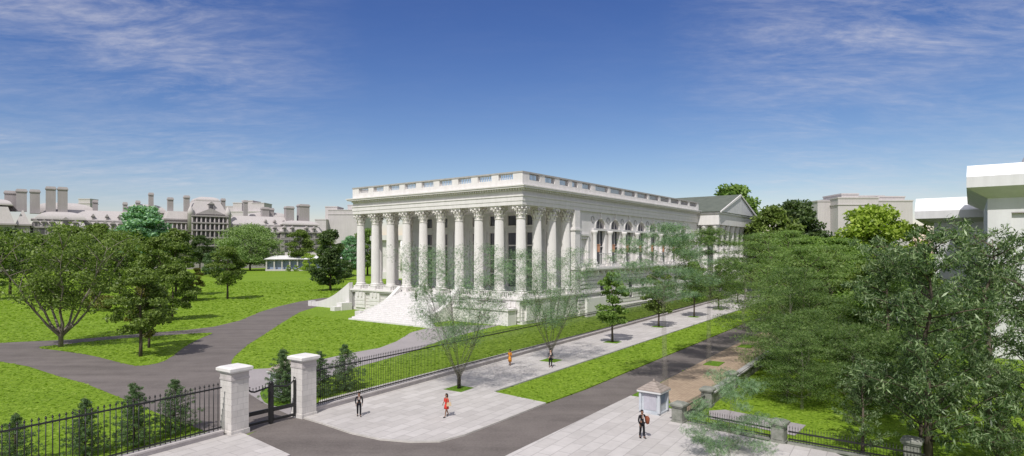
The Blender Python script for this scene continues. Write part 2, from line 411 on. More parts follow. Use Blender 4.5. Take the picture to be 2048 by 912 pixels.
def inside(px_, py_, poly):
    r_ = np.zeros(len(px_), bool); n_ = len(poly)
    for i in range(n_):
        (x0, y0), (x1, y1) = poly[i], poly[(i+1) % n_]
        c = ((y0 > py_) != (y1 > py_)) & (px_ < (x1-x0)*(py_-y0)/((y1-y0) if y1 != y0 else 1e-9)+x0); r_ ^= c
    return r_
def grass_tufts():
    rg = np.random.default_rng(5); out = []
    for y0, y1, dens, L_ in ((26, 60, 14, .24), (60, 95, 7, .32), (95, 150, 2.6, .46), (150, 240, .9, .7)):
        n_ = int((y1-y0)*2*y1*dens*.95); X = rg.uniform(-.92*y1, .92*y1, n_); Y = rg.uniform(y0, y1, n_)
        ok = (np.abs(X) < .9*Y+2)
        isl = inside(X, Y, smooth_poly(pxpoly(island), 1)); drv = inside(X, Y, pxpoly(drive)); vg_ = inside(X, Y, vg)
        bad = inside(X, Y, pxpoly(path)) | inside(X, Y, sr) | inside(X, Y, plaza) | inside(X, Y, pl2) | inside(X, Y, rp) | inside(X, Y, bw0) | inside(X, Y, pxpoly([(1418, 822), (1450, 820), (1612, 851), (1590, 872), (1420, 838)]))
        u_ = np.array([.607, .795]); v_ = np.array([-.795, .607]); rx, ry = X-20/F*98, Y-98
        a_ = rx*u_[0]+ry*u_[1]; b_ = rx*v_[0]+ry*v_[1]
        hl = (a_ > -12.5) & (b_ > -.5) & (b_ < 60)
        keep = ok & ~hl & (((~drv | isl) & ~bad) | vg_)
        z = np.where(vg_, .10, np.where(isl, .02, 0))
        out.append((X[keep], Y[keep], z[keep], np.full(keep.sum(), L_)))
    X, Y, z, L_ = [np.concatenate([o_[i] for o_ in out]) for i in range(4)]; n_ = len(X)
    L_ = L_*rg.uniform(.6, 1.4, n_); t = rg.uniform(0, 6.283, n_); w_ = np.stack([np.cos(t), np.sin(t), 0*t], 1)*L_[:, None]*.5
    up_ = np.stack([rg.normal(0, .6, n_), rg.normal(0, .6, n_), np.ones(n_)*.32], 1)*L_[:, None]*.6
    p = np.stack([X, Y, z-.01], 1); v = np.empty((n_, 4, 3)); v[:, 0] = p-w_; v[:, 1] = p+w_; v[:, 2] = p+w_*.55+up_; v[:, 3] = p-w_*.55+up_
    me = bpy.data.meshes.new('grass_tufts'); me.vertices.add(n_*4); me.vertices.foreach_set('co', v.reshape(-1).astype(np.float32))
    me.loops.add(n_*4); me.loops.foreach_set('vertex_index', np.arange(n_*4, dtype=np.int32)); me.polygons.add(n_); me.polygons.foreach_set('loop_start', np.arange(0, n_*4, 4, dtype=np.int32))
    me.materials.append(M['tuft']); me.update(calc_edges=True)
    return tag(link('grass_tufts', me), 'short bright green grass tufts growing over the lawns and verge', 'grass', kind='stuff')
grass_tufts()

# ------------------------------------------------------------------ generic wall with openings
def grid_wall(mb, axis, p0, p1, u0, u1, z0, z1, holes):
    """wall slab; axis 'x': runs along x, thickness p0..p1 in y; 'y': runs along y, thickness in x"""
    us = sorted({u0, u1, *[h[0] for h in holes], *[h[1] for h in holes]}); zs = sorted({z0, z1, *[h[2] for h in holes], *[h[3] for h in holes]})
    us = [u for u in us if u0 <= u <= u1]; zs = [z for z in zs if z0 <= z <= z1]
    for i in range(len(us)-1):
        run = None
        for j in range(len(zs)-1):
            cu, cz = (us[i]+us[i+1])/2, (zs[j]+zs[j+1])/2
            solid = not any(h[0] < cu < h[1] and h[2] < cz < h[3] for h in holes)
            if solid:
                run = (run[0], zs[j+1]) if run else (zs[j], zs[j+1])
            if (not solid or j == len(zs)-2) and run:
                if axis == 'x': mb.box(us[i], us[i+1], p0, p1, *run)
                else: mb.box(p0, p1, us[i], us[i+1], *run)
                run = None
def arch_panel(mb, uc, half, r, zs, zt, p0, p1):      # wall piece along x above a springing line with a semicircular opening
    for sgn in (-1, 1):
        pts = [(uc+sgn*half, zs), (uc+sgn*half, zt), (uc, zt)]
        for k in range(9):
            t = math.pi/2*(1-k/8); pts.append((uc+sgn*r*math.cos(t), zs+r*math.sin(t)))
        mb.side(pts, p0, p1)

# ------------------------------------------------------------------ the colonnaded hall
ang = math.atan2(.795, .607)
Dc = 98.0
C0 = (21/F*Dc, Dc)
hall = empty('colonnaded_hall', (C0[0], C0[1], 0), ang, 'long white classical hall with Corinthian colonnade, balustraded roof and broad front steps', 'building')
W_, L_ = 43.8, 80.0
zP, zE = 4.3, 19.7
# podium
pm = MB()
pm.box(.5, L_, .5, W_-.5, 0, zP-.6)
pm.box(.1, L_, .1, W_-.1, -.2, .55)
for k in range(5):
    z = .62+k*.6
    pm.box(.3, 16.6, .3, W_-.3, z, z+.52)
link_pod = pm.build('podium', M['white'], hall)
pc = MB(); pc.box(-.15, 17.2, -.15, W_+.15, zP-.6, zP-.3); pc.box(-.35, 17.4, -.35, W_+.35, zP-.3, zP); pc.build('podium_cornice', M['white'], hall)
for b0 in [0, 9.0, W_-9, W_-4.5]:
    pp = MB(); pp.box(-.12, .32, b0+.5, b0+3.4, .55, zP-.62)
    pp.box(-.3, -.12, b0+1.2, b0+1.6, zP-1.5, zP-.6); pp.box(-.3, -.12, b0+2.3, b0+2.7, zP-1.5, zP-.6)
    for z_ in (1.2, 2.0): pp.box(-.18, -.12, b0+.5, b0+3.4, z_, z_+.55)
    pp.build('podium_panel', M['white'], hall)
for a0_ in [1.0, 5.5, 10, 14]:
    pp = MB(); pp.box(a0_, a0_+2.4, -.12, .32, .55, zP-.62); pp.build('podium_panel', M['white'], hall)
# columns (one mesh each for shaft, capital, base and plinth)
cr = .86
NF = 24
def flute(i): return 1 if i % 4 in (0, 1) else .925 if i % 4 == 2 else .925
sh = MB(); sh.lathe([(cr, 5.55), (cr, 9), (cr*.985, 12.5), (cr*.93, 15.2), (cr*.87, 17.45)], NF*4, smooth=False, mod=lambda i: 1 if i % 4 == 0 else (.955 if i % 4 in (1, 3) else .93))
sh_me = sh.mesh('shaft', M['white'])
ba = MB(); ba.box(-1.12, 1.12, -1.12, 1.12, zP, 4.62); ba.box(-1.05, 1.05, -1.05, 1.05, 4.62, 5.0)
ba.lathe([(1.08, 5.0), (1.14, 5.08), (1.14, 5.18), (1.06, 5.26), (.98, 5.3), (.96, 5.36), (1.04, 5.42), (1.04, 5.5), (.9, 5.56), (.86, 5.6)], 28)
ba_me = ba.mesh('base', M['white'])
ca = MB()
ca.lathe([(.78, 17.45), (.84, 17.5), (.84, 17.56), (.7, 17.6), (.62, 18.2), (.62, 18.8), (.8, 19.25), (.95, 19.4)], 24)
for row, (z0, hh, r0, n_, off) in enumerate([(17.6, .75, .80, 8, 0), (18.0, 1.0, .82, 8, math.pi/8)]):
    for i in range(n_):
        t = 2*math.pi*i/n_+off; d = Vector((math.cos(t), math.sin(t), 0)); w = Vector((-d.y, d.x, 0))
        P_ = [d*(r0-.05)+Vector((0, 0, z0)), d*(r0+.06)+Vector((0, 0, z0+hh*.6)), d*(r0+.22)+Vector((0, 0, z0+hh*.95)), d*(r0+.36)+Vector((0, 0, z0+hh*.9)), d*(r0+.36)+Vector((0, 0, z0+hh*.74))]
        wd = [.20, .25, .23, .17, .06]; vs = []
        for p_, q_ in zip(P_, wd): vs += [p_-w*q_, p_+d*.03, p_+w*q_]
        fs = []
        for k in range(4):
            for j in range(2): fs.append((k*3+j, k*3+j+1, (k+1)*3+j+1, (k+1)*3+j))
        ca.add(vs, fs)
for i in range(4):                        # corner volutes
    t = math.pi/4+i*math.pi/2; d = Vector((math.cos(t), math.sin(t), 0))
    pts = [d*.78+Vector((0, 0, 18.5)), d*.95+Vector((0, 0, 18.95)), d*1.2+Vector((0, 0, 19.3)), d*1.42+Vector((0, 0, 19.2)), d*1.44+Vector((0, 0, 18.98)), d*1.3+Vector((0, 0, 18.92))]
    ca.tube(pts, [.1, .12, .14, .15, .13, .1], 6)
    t2 = i*math.pi/2; d = Vector((math.cos(t2), math.sin(t2), 0)); ca.ball(d*1.02+Vector((0, 0, 19.3)), .2, 6, 4)
    for sg in (-1, 1):
        w = Vector((-d.y, d.x, 0)); ca.tube([d*.85+w*.1*sg+Vector((0, 0, 18.7)), d*1.0+w*.25*sg+Vector((0, 0, 19.1)), d*1.06+w*.32*sg+Vector((0, 0, 19.2)), d*1.04+w*.2*sg+Vector((0, 0, 19.15))], [.06, .07, .08, .05], 5)
ab = []                                    # concave-sided abacus
for i in range(4):
    t = math.pi/4+i*math.pi/2; t_n = t+math.pi/2
    c1 = Vector((math.cos(t), math.sin(t)))*1.5; c2 = Vector((math.cos(t_n), math.sin(t_n)))*1.5
    for k in range(6):
        f = k/6; p_ = c1.lerp(c2, f)*(1-.16*math.sin(math.pi*f)); ab.append((p_.x, p_.y))
ca.prism(ab, 19.42, zE)
ca_me = ca.mesh('capital', M['cap'])
SP = 4.6
ins = 1.2
colpos = [(ins, ins+SP*i) for i in range(10)]+[(ins+SP*k, ins) for k in (1, 2, 3)]+[(ins+SP*k, W_-ins) for k in (1, 2, 3)]
for a_, b_ in colpos:
    c = link('column', sh_me, hall, (a_, b_, 0)); link('capital', ca_me, c); link('base', ba_me, c)
# low railing between plinths
rl = MB()
def rail_run(mb, p0, p1, axis, q, z0, z1, bar=.16, step=.42, w=.12):
    L = p1-p0
    def bx(u0, u1, hw, za, zb):
        if axis == 'x': mb.box(u0, u1, q-hw, q+hw, za, zb)
        else: mb.box(q-hw, q+hw, u0, u1, za, zb)
    bx(p0, p1, w, z0, z0+.1); bx(p0, p1, w*1.25, z1-.14, z1)
    n = max(1, int(L/step))
    for i in range(n): u = p0+(i+.5)*L/n; bx(u-bar/2, u+bar/2, bar/2, z0+.1, z1-.14)
for i in range(9):
    if i in (3, 4, 5): continue
    rl = MB(); rail_run(rl, ins+SP*i+1.13, ins+SP*(i+1)-1.13, 'y', .6, zP, zP+1.05); rl.build('low_railing', M['white'], hall)
for k in range(3): rl = MB(); rail_run(rl, ins+SP*k+1.13, ins+SP*(k+1)-1.13, 'x', .6, zP, zP+1.05); rl.build('low_railing', M['white'], hall)
# entablature and cornice
en = MB()
def ring(mb, o, z0, z1, a1=L_): mb.box(-o, a1, -o, W_+o, z0, z1)
ring(en, 0, zE, 20.35); ring(en, .08, 20.35, 21.1); ring(en, .2, 21.1, 21.35); ring(en, -.05, 21.35, 22.1)
en.build('entablature', M['white'], hall)
dn = MB()
n = int((W_+.6)/.55)
for i in range(n): b_ = -.3+i*.55; dn.box(-.45, 0, b_, b_+.3, 22.1, 22.42)
n = int((L_)/.55)
for i in range(n): a_ = -.3+i*.55; dn.box(a_, a_+.3, -.45, 0, 22.1, 22.42)
dn.box(-.15, L_, -.15, W_+.15, 22.1, 22.42)
dn.build('dentil_course', M['white'], hall)
co = MB(); ring(co, .85, 22.42, 22.7); ring(co, 1.0, 22.7, 22.88); co.build('cornice', M['white'], hall)
pa = MB()
pa.box(0, .9, 0, W_, 22.88, 23.88); pa.box(.9, L_, 0, .9, 22.88, 23.88); pa.box(.9, L_, W_-.9, W_, 22.88, 23.88); pa.box(L_-.9, L_, .9, W_-.9, 22.88, 23.88)
# dies
def dies(mb, axis, q0, q1, segs):
    for s0, s1 in segs:
        if axis == 'x': mb.box(s0, s1, q0, q1, 23.88, 24.95)
        else: mb.box(q0, q1, s0, s1, 23.88, 24.95)
fopen = []
for i in range(9): c_ = ins+SP*(i+.5); fopen.append((c_-1.55, c_+1.55))
edges = [0]+[x for o_ in fopen for x in o_]+[W_]
dies(pa, 'y', 0, .8, [(edges[k], edges[k+1]) for k in range(0, len(edges), 2)])
ropen = [(ins+SP*(k+.5)-1.55, ins+SP*(k+.5)+1.55) for k in range(3)]+[(15.4, 17.4), (19.0, 22.3)]
xx = 24.0
for k in range(9): ropen.append((xx+6.2*k, xx+6.2*k+5.2))
edges = [.8]+[x for o_ in ropen for x in o_]+[L_]
dies(pa, 'x', 0, .8, [(edges[k], edges[k+1]) for k in range(0, len(edges), 2)])
dies(pa, 'x', W_-.8, W_, [(.8, L_)])
pa.build('parapet', M['white'], hall)
cp = MB(); cp.box(-.08, .95, -.08, W_+.08, 24.95, 25.2); cp.box(.95, L_, -.08, .95, 24.95, 25.2); cp.build('coping', M['coping'], hall)
for o_ in fopen:
    mb = MB(); rail_run(mb, o_[0], o_[1], 'y', .4, 23.885, 24.945, .10, .36, .06); mb.build('balustrade_panel', M['white'], hall)
for o_ in ropen:
    mb = MB(); rail_run(mb, o_[0], o_[1], 'x', .4, 23.885, 24.945, .10, .36, .06); mb.build('balustrade_panel', M['coping'], hall)
rf = MB(); rf.box(.9, L_-.9, .9, W_-.9, 22.88, 23.1); rf.box(24, 74, 12, 32, 23.1, 24.0); rf.build('roof', M['far'], hall)
# portico back wall
PW = 15.0
wm = MB(); wins = []
for k in range(8):
    bc = 36.6-4.6*k
    wins.append((bc-1.15, bc+1.15))
holes = []
for w0, w1 in wins: holes += [(w0, w1, 17.0, 19.2), (w0, w1, 5.0, 15.8)]
holes.append((40.5, 41.9, 8.3, 12.3))
grid_wall(wm, 'y', PW, PW+.5, .8, W_-.8, zP, zE, holes)
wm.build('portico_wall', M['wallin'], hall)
wt = MB()
wt.box(PW-.12, PW, .8, W_-.8, 16.2, 16.55); wt.box(PW-.15, PW, .8, W_-.8, zP, zP+.6)
for k in range(9):
    bc = 36.6-4.6*k+2.3
    wt.box(PW-.18, PW, bc-.5, bc+.5, zP+.6, 16.2)
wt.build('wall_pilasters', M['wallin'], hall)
for w0, w1 in wins:
    for (z0, z1) in ((17.0, 19.2), (5.0, 15.8)):
        fr_ = MB(); t = .11
        fr_.box(PW-.08, PW+.3, w0, w0+t, z0, z1); fr_.box(PW-.08, PW+.3, w1-t, w1, z0, z1); fr_.box(PW-.08, PW+.3, w0+t, w1-t, z0, z0+t); fr_.box(PW-.08, PW+.3, w0+t, w1-t, z1-t, z1)
        if z1 < 17:
            for zz in (7.6, 10.4, 13.2): fr_.box(PW+.1, PW+.28, w0+t, w1-t, zz-.12, zz+.12)
        fo = fr_.build('window', M['white'], hall)
        p_ = MB(); p_.box(PW+.3, PW+.36, w0+.02, w1-.02, z0+.02, z1-.02); p_.build('pane', M['glass'], fo)
nc = MB(); nc.box(PW+.35, PW+.45, 40.5, 41.9, 8.3, 12.3)
nc.sidex([(40.2, 12.3), (41.2, 13.6), (42.2, 12.3)], PW-.25, PW); nc.box(PW-.2, PW, 40.2, 40.5, 8.0, 12.3); nc.box(PW-.2, PW, 41.9, 42.2, 8.0, 12.3); nc.box(PW-.3, PW, 40.1, 42.3, 7.7, 8.0)
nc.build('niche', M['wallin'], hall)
cl = MB(); cl.box(2.2, 16, 2.2, W_-2.2, zE-.01, zE+.2)
# wing body behind
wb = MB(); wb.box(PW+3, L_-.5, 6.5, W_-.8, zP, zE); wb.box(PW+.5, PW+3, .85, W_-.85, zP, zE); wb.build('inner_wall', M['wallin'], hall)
# side bay with niche and corner pier, arcade wing
f0, f1 = .35, 1.1                           # thickness of the side wall
sw = MB()
grid_wall(sw, 'x', f0, f1, 17.0, 23.5, 8.0, zE, [(19.2, 21.2, 9.6, 14.4)])
sw.box(16.2, 18.0, -.15, 1.3, zP, zE)
sw.box(18.6, 18.95, .15, f0, 8.8, 15); sw.box(21.45, 21.8, .15, f0, 8.8, 15); sw.box(18.4, 22.0, .05, f0, 15.0, 15.4)
sw.box(19.2, 21.2, f0+.4, f1, 9.6, 14.4)
sw.box(16.0, 18.2, -.35, 1.3, 15.9, 16.3); sw.box(16.0, 18.2, -.3, 1.3, 8.6, 9.3)
BW = 6.23; NB = 8; A0 = 26.6-BW/2
for k in range(NB):
    uc = 26.6+BW*k
    sw.box(uc-BW/2, uc-2, f0, f1, 8.0, 16.1); sw.box(uc+2, uc+BW/2, f0, f1, 8.0, 16.1)
    sw.box(uc-2, uc+2, f0, f1, 8.0, 9.5)
    arch_panel(sw, uc, BW/2, 1.95, 16.55, zE, f0, f1)
sw.box(A0, A0+NB*BW, f0-.2, f1, 16.1, 16.55)
sw.box(A0+NB*BW, L_, f0, f1, 8.0, zE)
sw.build('side_wall', M['white'], hall)
for k in range(NB):
    uc = 26.6+BW*k
    aw = MB()
    for i in range(8):                      # archivolt
        t0, t1 = math.pi*i/8, math.pi*(i+1)/8
        q = [(uc+r_*math.cos(t), 16.56+r_*math.sin(t)) for r_, t in ((1.97, t0), (2.3, t0), (2.3, t1), (1.97, t1))]
        aw.side(q, f0-.1, f0+.05)
    aw.box(uc-.2, uc+.2, f0-.25, f0, 18.5, zE-.02)
    aw.build('archivolt', M['white'], hall)
    fr_ = MB(); fr_.box(uc-2, uc-1.85, f1-.3, f1-.1, 9.5, 16.1); fr_.box(uc+1.85, uc+2, f1-.3, f1-.1, 9.5, 16.1)
    for x_ in (-.62, .62): fr_.box(uc+x_-.05, uc+x_+.05, f1-.3, f1-.1, 9.5, 18.4)
    fr_.box(uc-1.85, uc+1.85, f1-.3, f1-.1, 12.9, 13.05)
    wo = fr_.build('arched_window', M['white'], hall)
    p_ = MB(); p_.box(uc-2.05, uc+2.05, f1-.02, f1+.06, 9.5, 18.6); p_.build('pane', M['glass'], wo)
    md = MB()                                # medallion between arches
    um = uc-BW/2
    for i in range(12):
        t0, t1 = 2*math.pi*i/12, 2*math.pi*(i+1)/12
        md.side([(um+r_*math.cos(t), 18.3+r_*math.sin(t)) for r_, t in ((.45, t0), (.62, t0), (.62, t1), (.45, t1))], f0-.1, f0+.02)
    md.build('medallion', M['coping'], hall)
    bl = MB(); rail_run(bl, uc-2.35, uc+2.35, 'x', -.75, 9.5, 11.7, .07, .62, .05); bl.build('balcony_railing', M['white'], hall)
    ob = MB(); ob.box(uc-2.3, uc-1.45, -.35, -.15, 11.9, 13.3); ob.box(uc-2.42, uc-1.33, -.42, -.1, 13.3, 13.42); ob.build('orange_panel', M['orange'], hall)
for k in range(NB+1):
    uc = A0+BW*k
    pl = MB(); pl.lathe([(.6, 9.5), (.6, 9.9), (.43, 10.1), (.43, 13), (.39, 15.2), (.5, 15.5), (.62, 15.8), (.62, 16.08)], 16, (uc, -.15)); pl.box(uc-.75, uc+.75, -.9, .4, 8.9, 9.5)
    pl.build('balcony_column', M['white'], hall)
bs = MB(); bs.box(18.2, L_, -1.1, f0, 8.55, 8.9); bs.box(18.2, L_, -.9, f0, 8.3, 8.55)
bs.box(23.2, L_, -1.0, f0, 8.9, 9.1)
for k in range(24): a_ = 24+k*2.3; bs.box(a_-.22, a_+.22, -.7, f0, 7.7, 8.3)
bs.build('balcony', M['white'], hall)
lw = MB()                                    # lower rusticated wall
lh = [(26.6+BW*k-.9, 26.6+BW*k+.9, 2.2, 6.0) for k in range(NB)]
lw_z = 0.
while lw_z < 8.0:
    z1 = min(lw_z+.62, 8.0)
    grid_wall(lw, 'x', -.15, .45, 17.4, L_, lw_z, z1-.1, lh); lw_z += .72
lw.box(17.4, L_, -.04+.06, .5, 0, 2.2); lw.box(17.4, L_, .02, .5, 6.0, 8.0)
for k in range(-1, NB): lw.box(max(17.4, 26.6+BW*k+.9), 26.6+BW*(k+1)-.9 if k < NB-1 else L_, .02, .5, 2.2, 6.0)
lw.box(17.4, L_, -.4, -.15, 0, 1.0); lw.box(17.4, L_, -.35, -.15, 4.0, 4.3)
lw.build('rusticated_wall', M['white'], hall)
for h_ in lh:
    fr_ = MB(); fr_.box(h_[0], h_[1], .1, .3, 4.0, 4.15); fr_.box((h_[0]+h_[1])/2-.06, (h_[0]+h_[1])/2+.06, .1, .3, 2.2, 4.0)
    wo = fr_.build('basement_window', M['white'], hall)
    p_ = MB(); p_.box(h_[0], h_[1], .44, .49, 2.2, 6.0); p_.build('pane', M['glass'], wo)
rw = MB(); rw.box(16.4, 24, -2.6, -2.1, 0, 3.4); rw.build('ramp_wall', M['steps'], hall)
# front steps with curved cheek walls
def stairs(mb, n, a_top, a_bot, w_top, w_bot, z_top, sgn=-1):
    for i in range(n):
        f = (i+1)/n; aa = a_top+(a_bot-a_top)*f; z1 = z_top*(1-i/n); 
        w0 = w_top[0]+(w_bot[0]-w_top[0])*max(0, (f-.55)/.45)**1.4; w1 = w_top[1]+(w_bot[1]-w_top[1])*max(0, (f-.55)/.45)**1.4
        mb.box(min(aa, a_top+i/n*(a_bot-a_top)), max(aa, a_top+i/n*(a_bot-a_top)), w0, w1, 0, z1)
st = MB(); stairs(st, 18, -.36, -12.2, (14.6, 28.6), (8.2, 29.2), zP-.02); st.build('front_steps', M['steps'], hall)
def cheek(mb, axis, q0, q1, p_top, p_bot, z_top, z_bot, zb=0):
    pts = [(p_top, zb), (p_top, z_top)]
    for k in range(1, 13):
        f = k/12; s_ = f; zz = z_top+(z_bot-z_top)*(1-(1-f)**1.6*(1-.25*math.sin(math.pi*f)) if False else (f+.18*math.sin(math.pi*2*f)*0+.22*math.sin(math.pi*f)))
        pts.append((p_top+(p_bot-p_top)*f, zz))
    pts.append((p_bot, zb))
    if axis == 'x': mb.side(pts, q0, q1)
    else: mb.sidex(pts, q0, q1)
ck = MB(); cheek(ck, 'x', 28.7, 29.6, -.36, -9.0, 5.3, 1.2); ck.box(-10.2, -9.0, 28.5, 30.0, 0, 1.3)
ck.build('stair_cheek', M['steps'], hall)
ck = MB(); cheek(ck, 'x', 13.6, 14.5, -.36, -7.0, 5.9, 1.5); ck.box(-8.0, -7.0, 13.2, 14.8, 0, 1.6)
ck.build('stair_cheek', M['steps'], hall)
te = MB(); te.box(-2.6, -.36, 1.0, 13.1, 0, 2.4); te.box(-2.8, -.36, .8, 13.1, 2.4, 2.7); te.build('low_terrace', M['white'], hall)
te = MB(); rail_run(te, 1.2, 13.0, 'y', -2.5, 2.7, 3.6, .12, .5, .1); te.build('low_railing', M['white'], hall)
# left side steps
st = MB()
for i in range(22):
    b0_ = W_+.36+i*.6; st.box(0.5, 13, b0_, b0_+.6, 0, zP*(1-i/22))
st.build('side_steps', M['steps'], hall)
for a_ in (-.6, 13.0):
    ck = MB(); cheek(ck, 'y', a_, a_+.9, W_+.36, W_+13.5, 5.6, .9); ck.box(a_-.2, a_+1.1, W_+13.5, W_+14.5, 0, 1.1); ck.build('stair_cheek', M['steps'], hall)
bk = MB(); bk.box(-3.0, -.4, W_-.4, W_+1.4, 0, 1.5); bk.box(-4.6, -3.0, W_-.2, W_+1.2, 0, .8); bk.build('stair_block', M['steps'], hall)

# ------------------------------------------------------------------ pedimented portico at the far end
ped = empty('pedimented_mansion', (C0[0]+.607*79.5, C0[1]+.795*79.5, 0), ang, 'white mansion wing with grey green pitched roof and pediment beyond the long hall', 'building')
kx = 5.6
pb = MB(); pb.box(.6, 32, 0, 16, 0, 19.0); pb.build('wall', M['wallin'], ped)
en2 = MB(); en2.box(0, 33, -kx, 14, 19.1, 22.0); en2.box(-.3, 33.3, -kx-.3, 14, 22.0, 22.5); en2.build('entablature', M['white'], ped)
rf2 = MB(); rf2.sidex  # ridge runs along y
rf2.side([(-.7, 22.55), (16.5, 28.2), (33.7, 22.55)], -kx-.5, 30); rf2.build('roof', M['roof'], ped)
gb = MB(); gb.side([(.8, 22.52), (16.5, 27.6), (32.2, 22.52)], -kx-.55, -kx-.505); gb.build('pediment', M['wallin'], ped)
for (x0_, z0_, x1_, z1_) in ((-.7, 22.55, 16.5, 28.2), (16.5, 28.2, 33.7, 22.55)):
    g2 = MB(); g2.side([(x0_, z0_), (x1_, z1_), (x1_, z1_-.75), (x0_+(.0 if x0_ < 5 else 0), z0_-.0 if False else z0_-.3)], -kx-.85, -kx-.56); g2.build('raking_cornice', M['white'], ped)
cm = MB(); cm.lathe([(.95, 6.0), (.95, 6.4), (.75, 6.6), (.75, 11), (.66, 17.4), (.7, 17.5), (.95, 18.6), (1.05, 19.1)], 20); cme = cm.mesh('column', M['white'])
for k in range(8): link('column', cme, ped, (1.2+4.35*k, -kx+1.2, 0))
for k in range(2): link('column', cme, ped, (1.2, -kx+1.2+3.0*(k+.0)+3.0, 0)) if k == 0 else None
p2 = MB(); p2.box(-.2, 33.2, -kx-.2, 0, 0, 6.0); p2.build('podium', M['white'], ped)
for k in range(7):
    wq = MB(); x_ = 3.2+4.35*k; wq.box(x_-.9, x_+.9, -.12, -.02, 8, 14); wo = wq.build('window', M['white'], ped)
    p_ = MB(); p_.box(x_-.7, x_+.7, -.18, -.125, 8.2, 13.8); p_.build('pane', M['glass'], wo)

# ------------------------------------------------------------------ grey office block with mansard roofs (left distance)
eo = Vector((.777, .63)); eN = Vector((-277.0, 360.0)); eang = math.atan2(.63, .777)
def et(px): k = (px-1024)/F; return (360*k+277)/(.777-.63*k)
office = empty('mansard_office_block', (eN.x, eN.y, 0), eang, 'long grey stone office block with pale mansard roofs, dormers and many chimneys beyond the lawn', 'building')
def block(t0, t1, front, depth, zeave, ztop, inset_, name='wall'):
    """wall block front..front+depth in local y, mansard above"""
    w = MB(); w.box(t0, t1, front, front+depth, 0, zeave)
    for z_ in (10, 16, 21.5, zeave-5.6):
        w.box(t0-.4, t1+.4, front-.5, front, z_, z_+.7)
    w.build(name, M['grey'], office)
    c_ = MB(); c_.box(t0-1, t1+1, front-1, front+depth+1, zeave, zeave+.9); c_.build('cornice', M['greytrim'], office)
    r_ = MB(); r_.frustum((t0, t1, front, front+depth), (t0+inset_, t1-inset_, front+inset_, front+depth-inset_), zeave+.9, ztop); ro = r_.build('mansard_roof', M['greyroof'], office)
    return ro
tl, tr_ = et(-30), et(655)
wing1 = block(et(60), et(330), 0, 22, 25.5, 31, 1.8)
wing2 = block(et(450), et(655), 0, 22, 25.5, 31, 1.8)
for (p0_, p1_) in ((62, 328), (452, 600)):
    r_ = MB(); r_.box(et(p0_), et(p1_), 1.4, 20.6, 31, 31.7); r_.frustum((et(p0_)+1, et(p1_)-1, 2, 20), (et(p0_)+8, et(p1_)-8, 9, 13), 31.7, 38); r_.build('upper_roof', M['greyroof'], office)
def dome(mb, t0, t1, y0, y1, z0, hh):
    n_ = 8
    for i in range(n_):
        a0_, a1_ = math.pi/2*i/n_, math.pi/2*(i+1)/n_
        f0_, f1_ = 1-math.cos(a0_), 1-math.cos(a1_)
        w = (t1-t0)/2*.8; d = (y1-y0)/2*.8
        mb.frustum((t0+w*f0_, t1-w*f0_, y0+d*f0_, y1-d*f0_), (t0+w*f1_, t1-w*f1_, y0+d*f1_, y1-d*f1_), z0+hh*math.sin(a0_), z0+hh*math.sin(a1_))
pav = block(et(378), et(452), -5, 26, 36.5, 46.5, 4)
dm = MB(); dm.box(et(392), et(440), -1, 18, 46.5, 47.3); dome(dm, et(393), et(439), -.5, 17, 47.3, 2.8); dm.build('domed_roof', M['greyroof'], office)
pav1 = block(et(330), et(380), -2, 22, 33, 39, 2)
block(et(-60), et(30), -10, 26, 27, 37.5, 3)
block(et(31), et(60), -6, 24, 27, 36, 3)
dm = MB(); dm.box(et(-55), et(26), -7, 14, 38.4, 39.2); dome(dm, et(-50), et(24), -6, 13, 39.2, 3); dm.build('domed_roof', M['greyroof'], office)
dm = MB(); dome(dm, et(70), et(172), -3, 14, 31.2, 5); dm.build('domed_roof', M['greyroof'], office)
block(et(66), et(172), -4, 22, 26, 33, 3)
block(et(560), et(640), -3, 20, 26, 32, 2.5)
dm = MB(); dome(dm, et(562), et(638), -2, 14, 32, 3.5); dm.build('domed_roof', M['greyroof'], office)
dm = MB(); dome(dm, et(60), et(200), 16, 34, 36, 7); dm.build('rear_roof', M['greyroof'], office)
for q_ in ((255, 340, 12, 30, 38), (505, 600, 14, 30, 36)): dm = MB(); dome(dm, et(q_[0]), et(q_[1]), q_[2], q_[3], q_[4], 6); dm.build('rear_roof', M['greyroof'], office)
# pediment, dormers, windows
pd = MB(); tc_ = et(417); pd.side([(tc_-9, 37.4), (tc_, 41.5), (tc_+9, 37.4)], -6.8, -5.6); pd.build('pediment', M['greytrim'], office)
def dormer(t, y, z, w=2.6, h=3.6):
    d_ = MB(); d_.box(t-w/2, t+w/2, y, y+3, z, z+h); d_.side([(t-w/2-.5, z+h), (t, z+h+1.8), (t+w/2+.5, z+h)], y-.4, y+3); o_ = d_.build('dormer', M['greytrim'], office)
    p_ = MB(); p_.box(t-w/2+.5, t+w/2-.5, y-.08, y-.02, z+.5, z+h-.4); p_.build('pane', M['fglass'], o_)
for px in (72, 88, 104, 150, 178, 194, 210, 226, 242, 258, 300, 316, 345, 362, 462, 474, 486, 498, 511, 524, 537, 550, 566, 582, 610, 625): dormer(et(px), -.3 if px > 175 and not (560 < px < 640) else -4.3, 26.2, 2.3, 3.2)
dormer(et(420), -4.0, 40, 3.5, 4.5); dormer(et(131), -3.6, 27, 3.5, 4)
for px in (150, 187, 215, 240, 534, 552, 570, 587): dormer(et(px), 2.2, 31.7, 1.2, 2.2)
wme = MB(); wme.box(-1.3, 1.3, -.35, 0, 0, 4.2); wme.cur = 1; wme.box(-.95, .95, -.42, -.352, .3, 3.8); wme_ = wme.mesh('window', [M['greytrim'], M['fglass']])
cnt = 0
t_ = et(64)
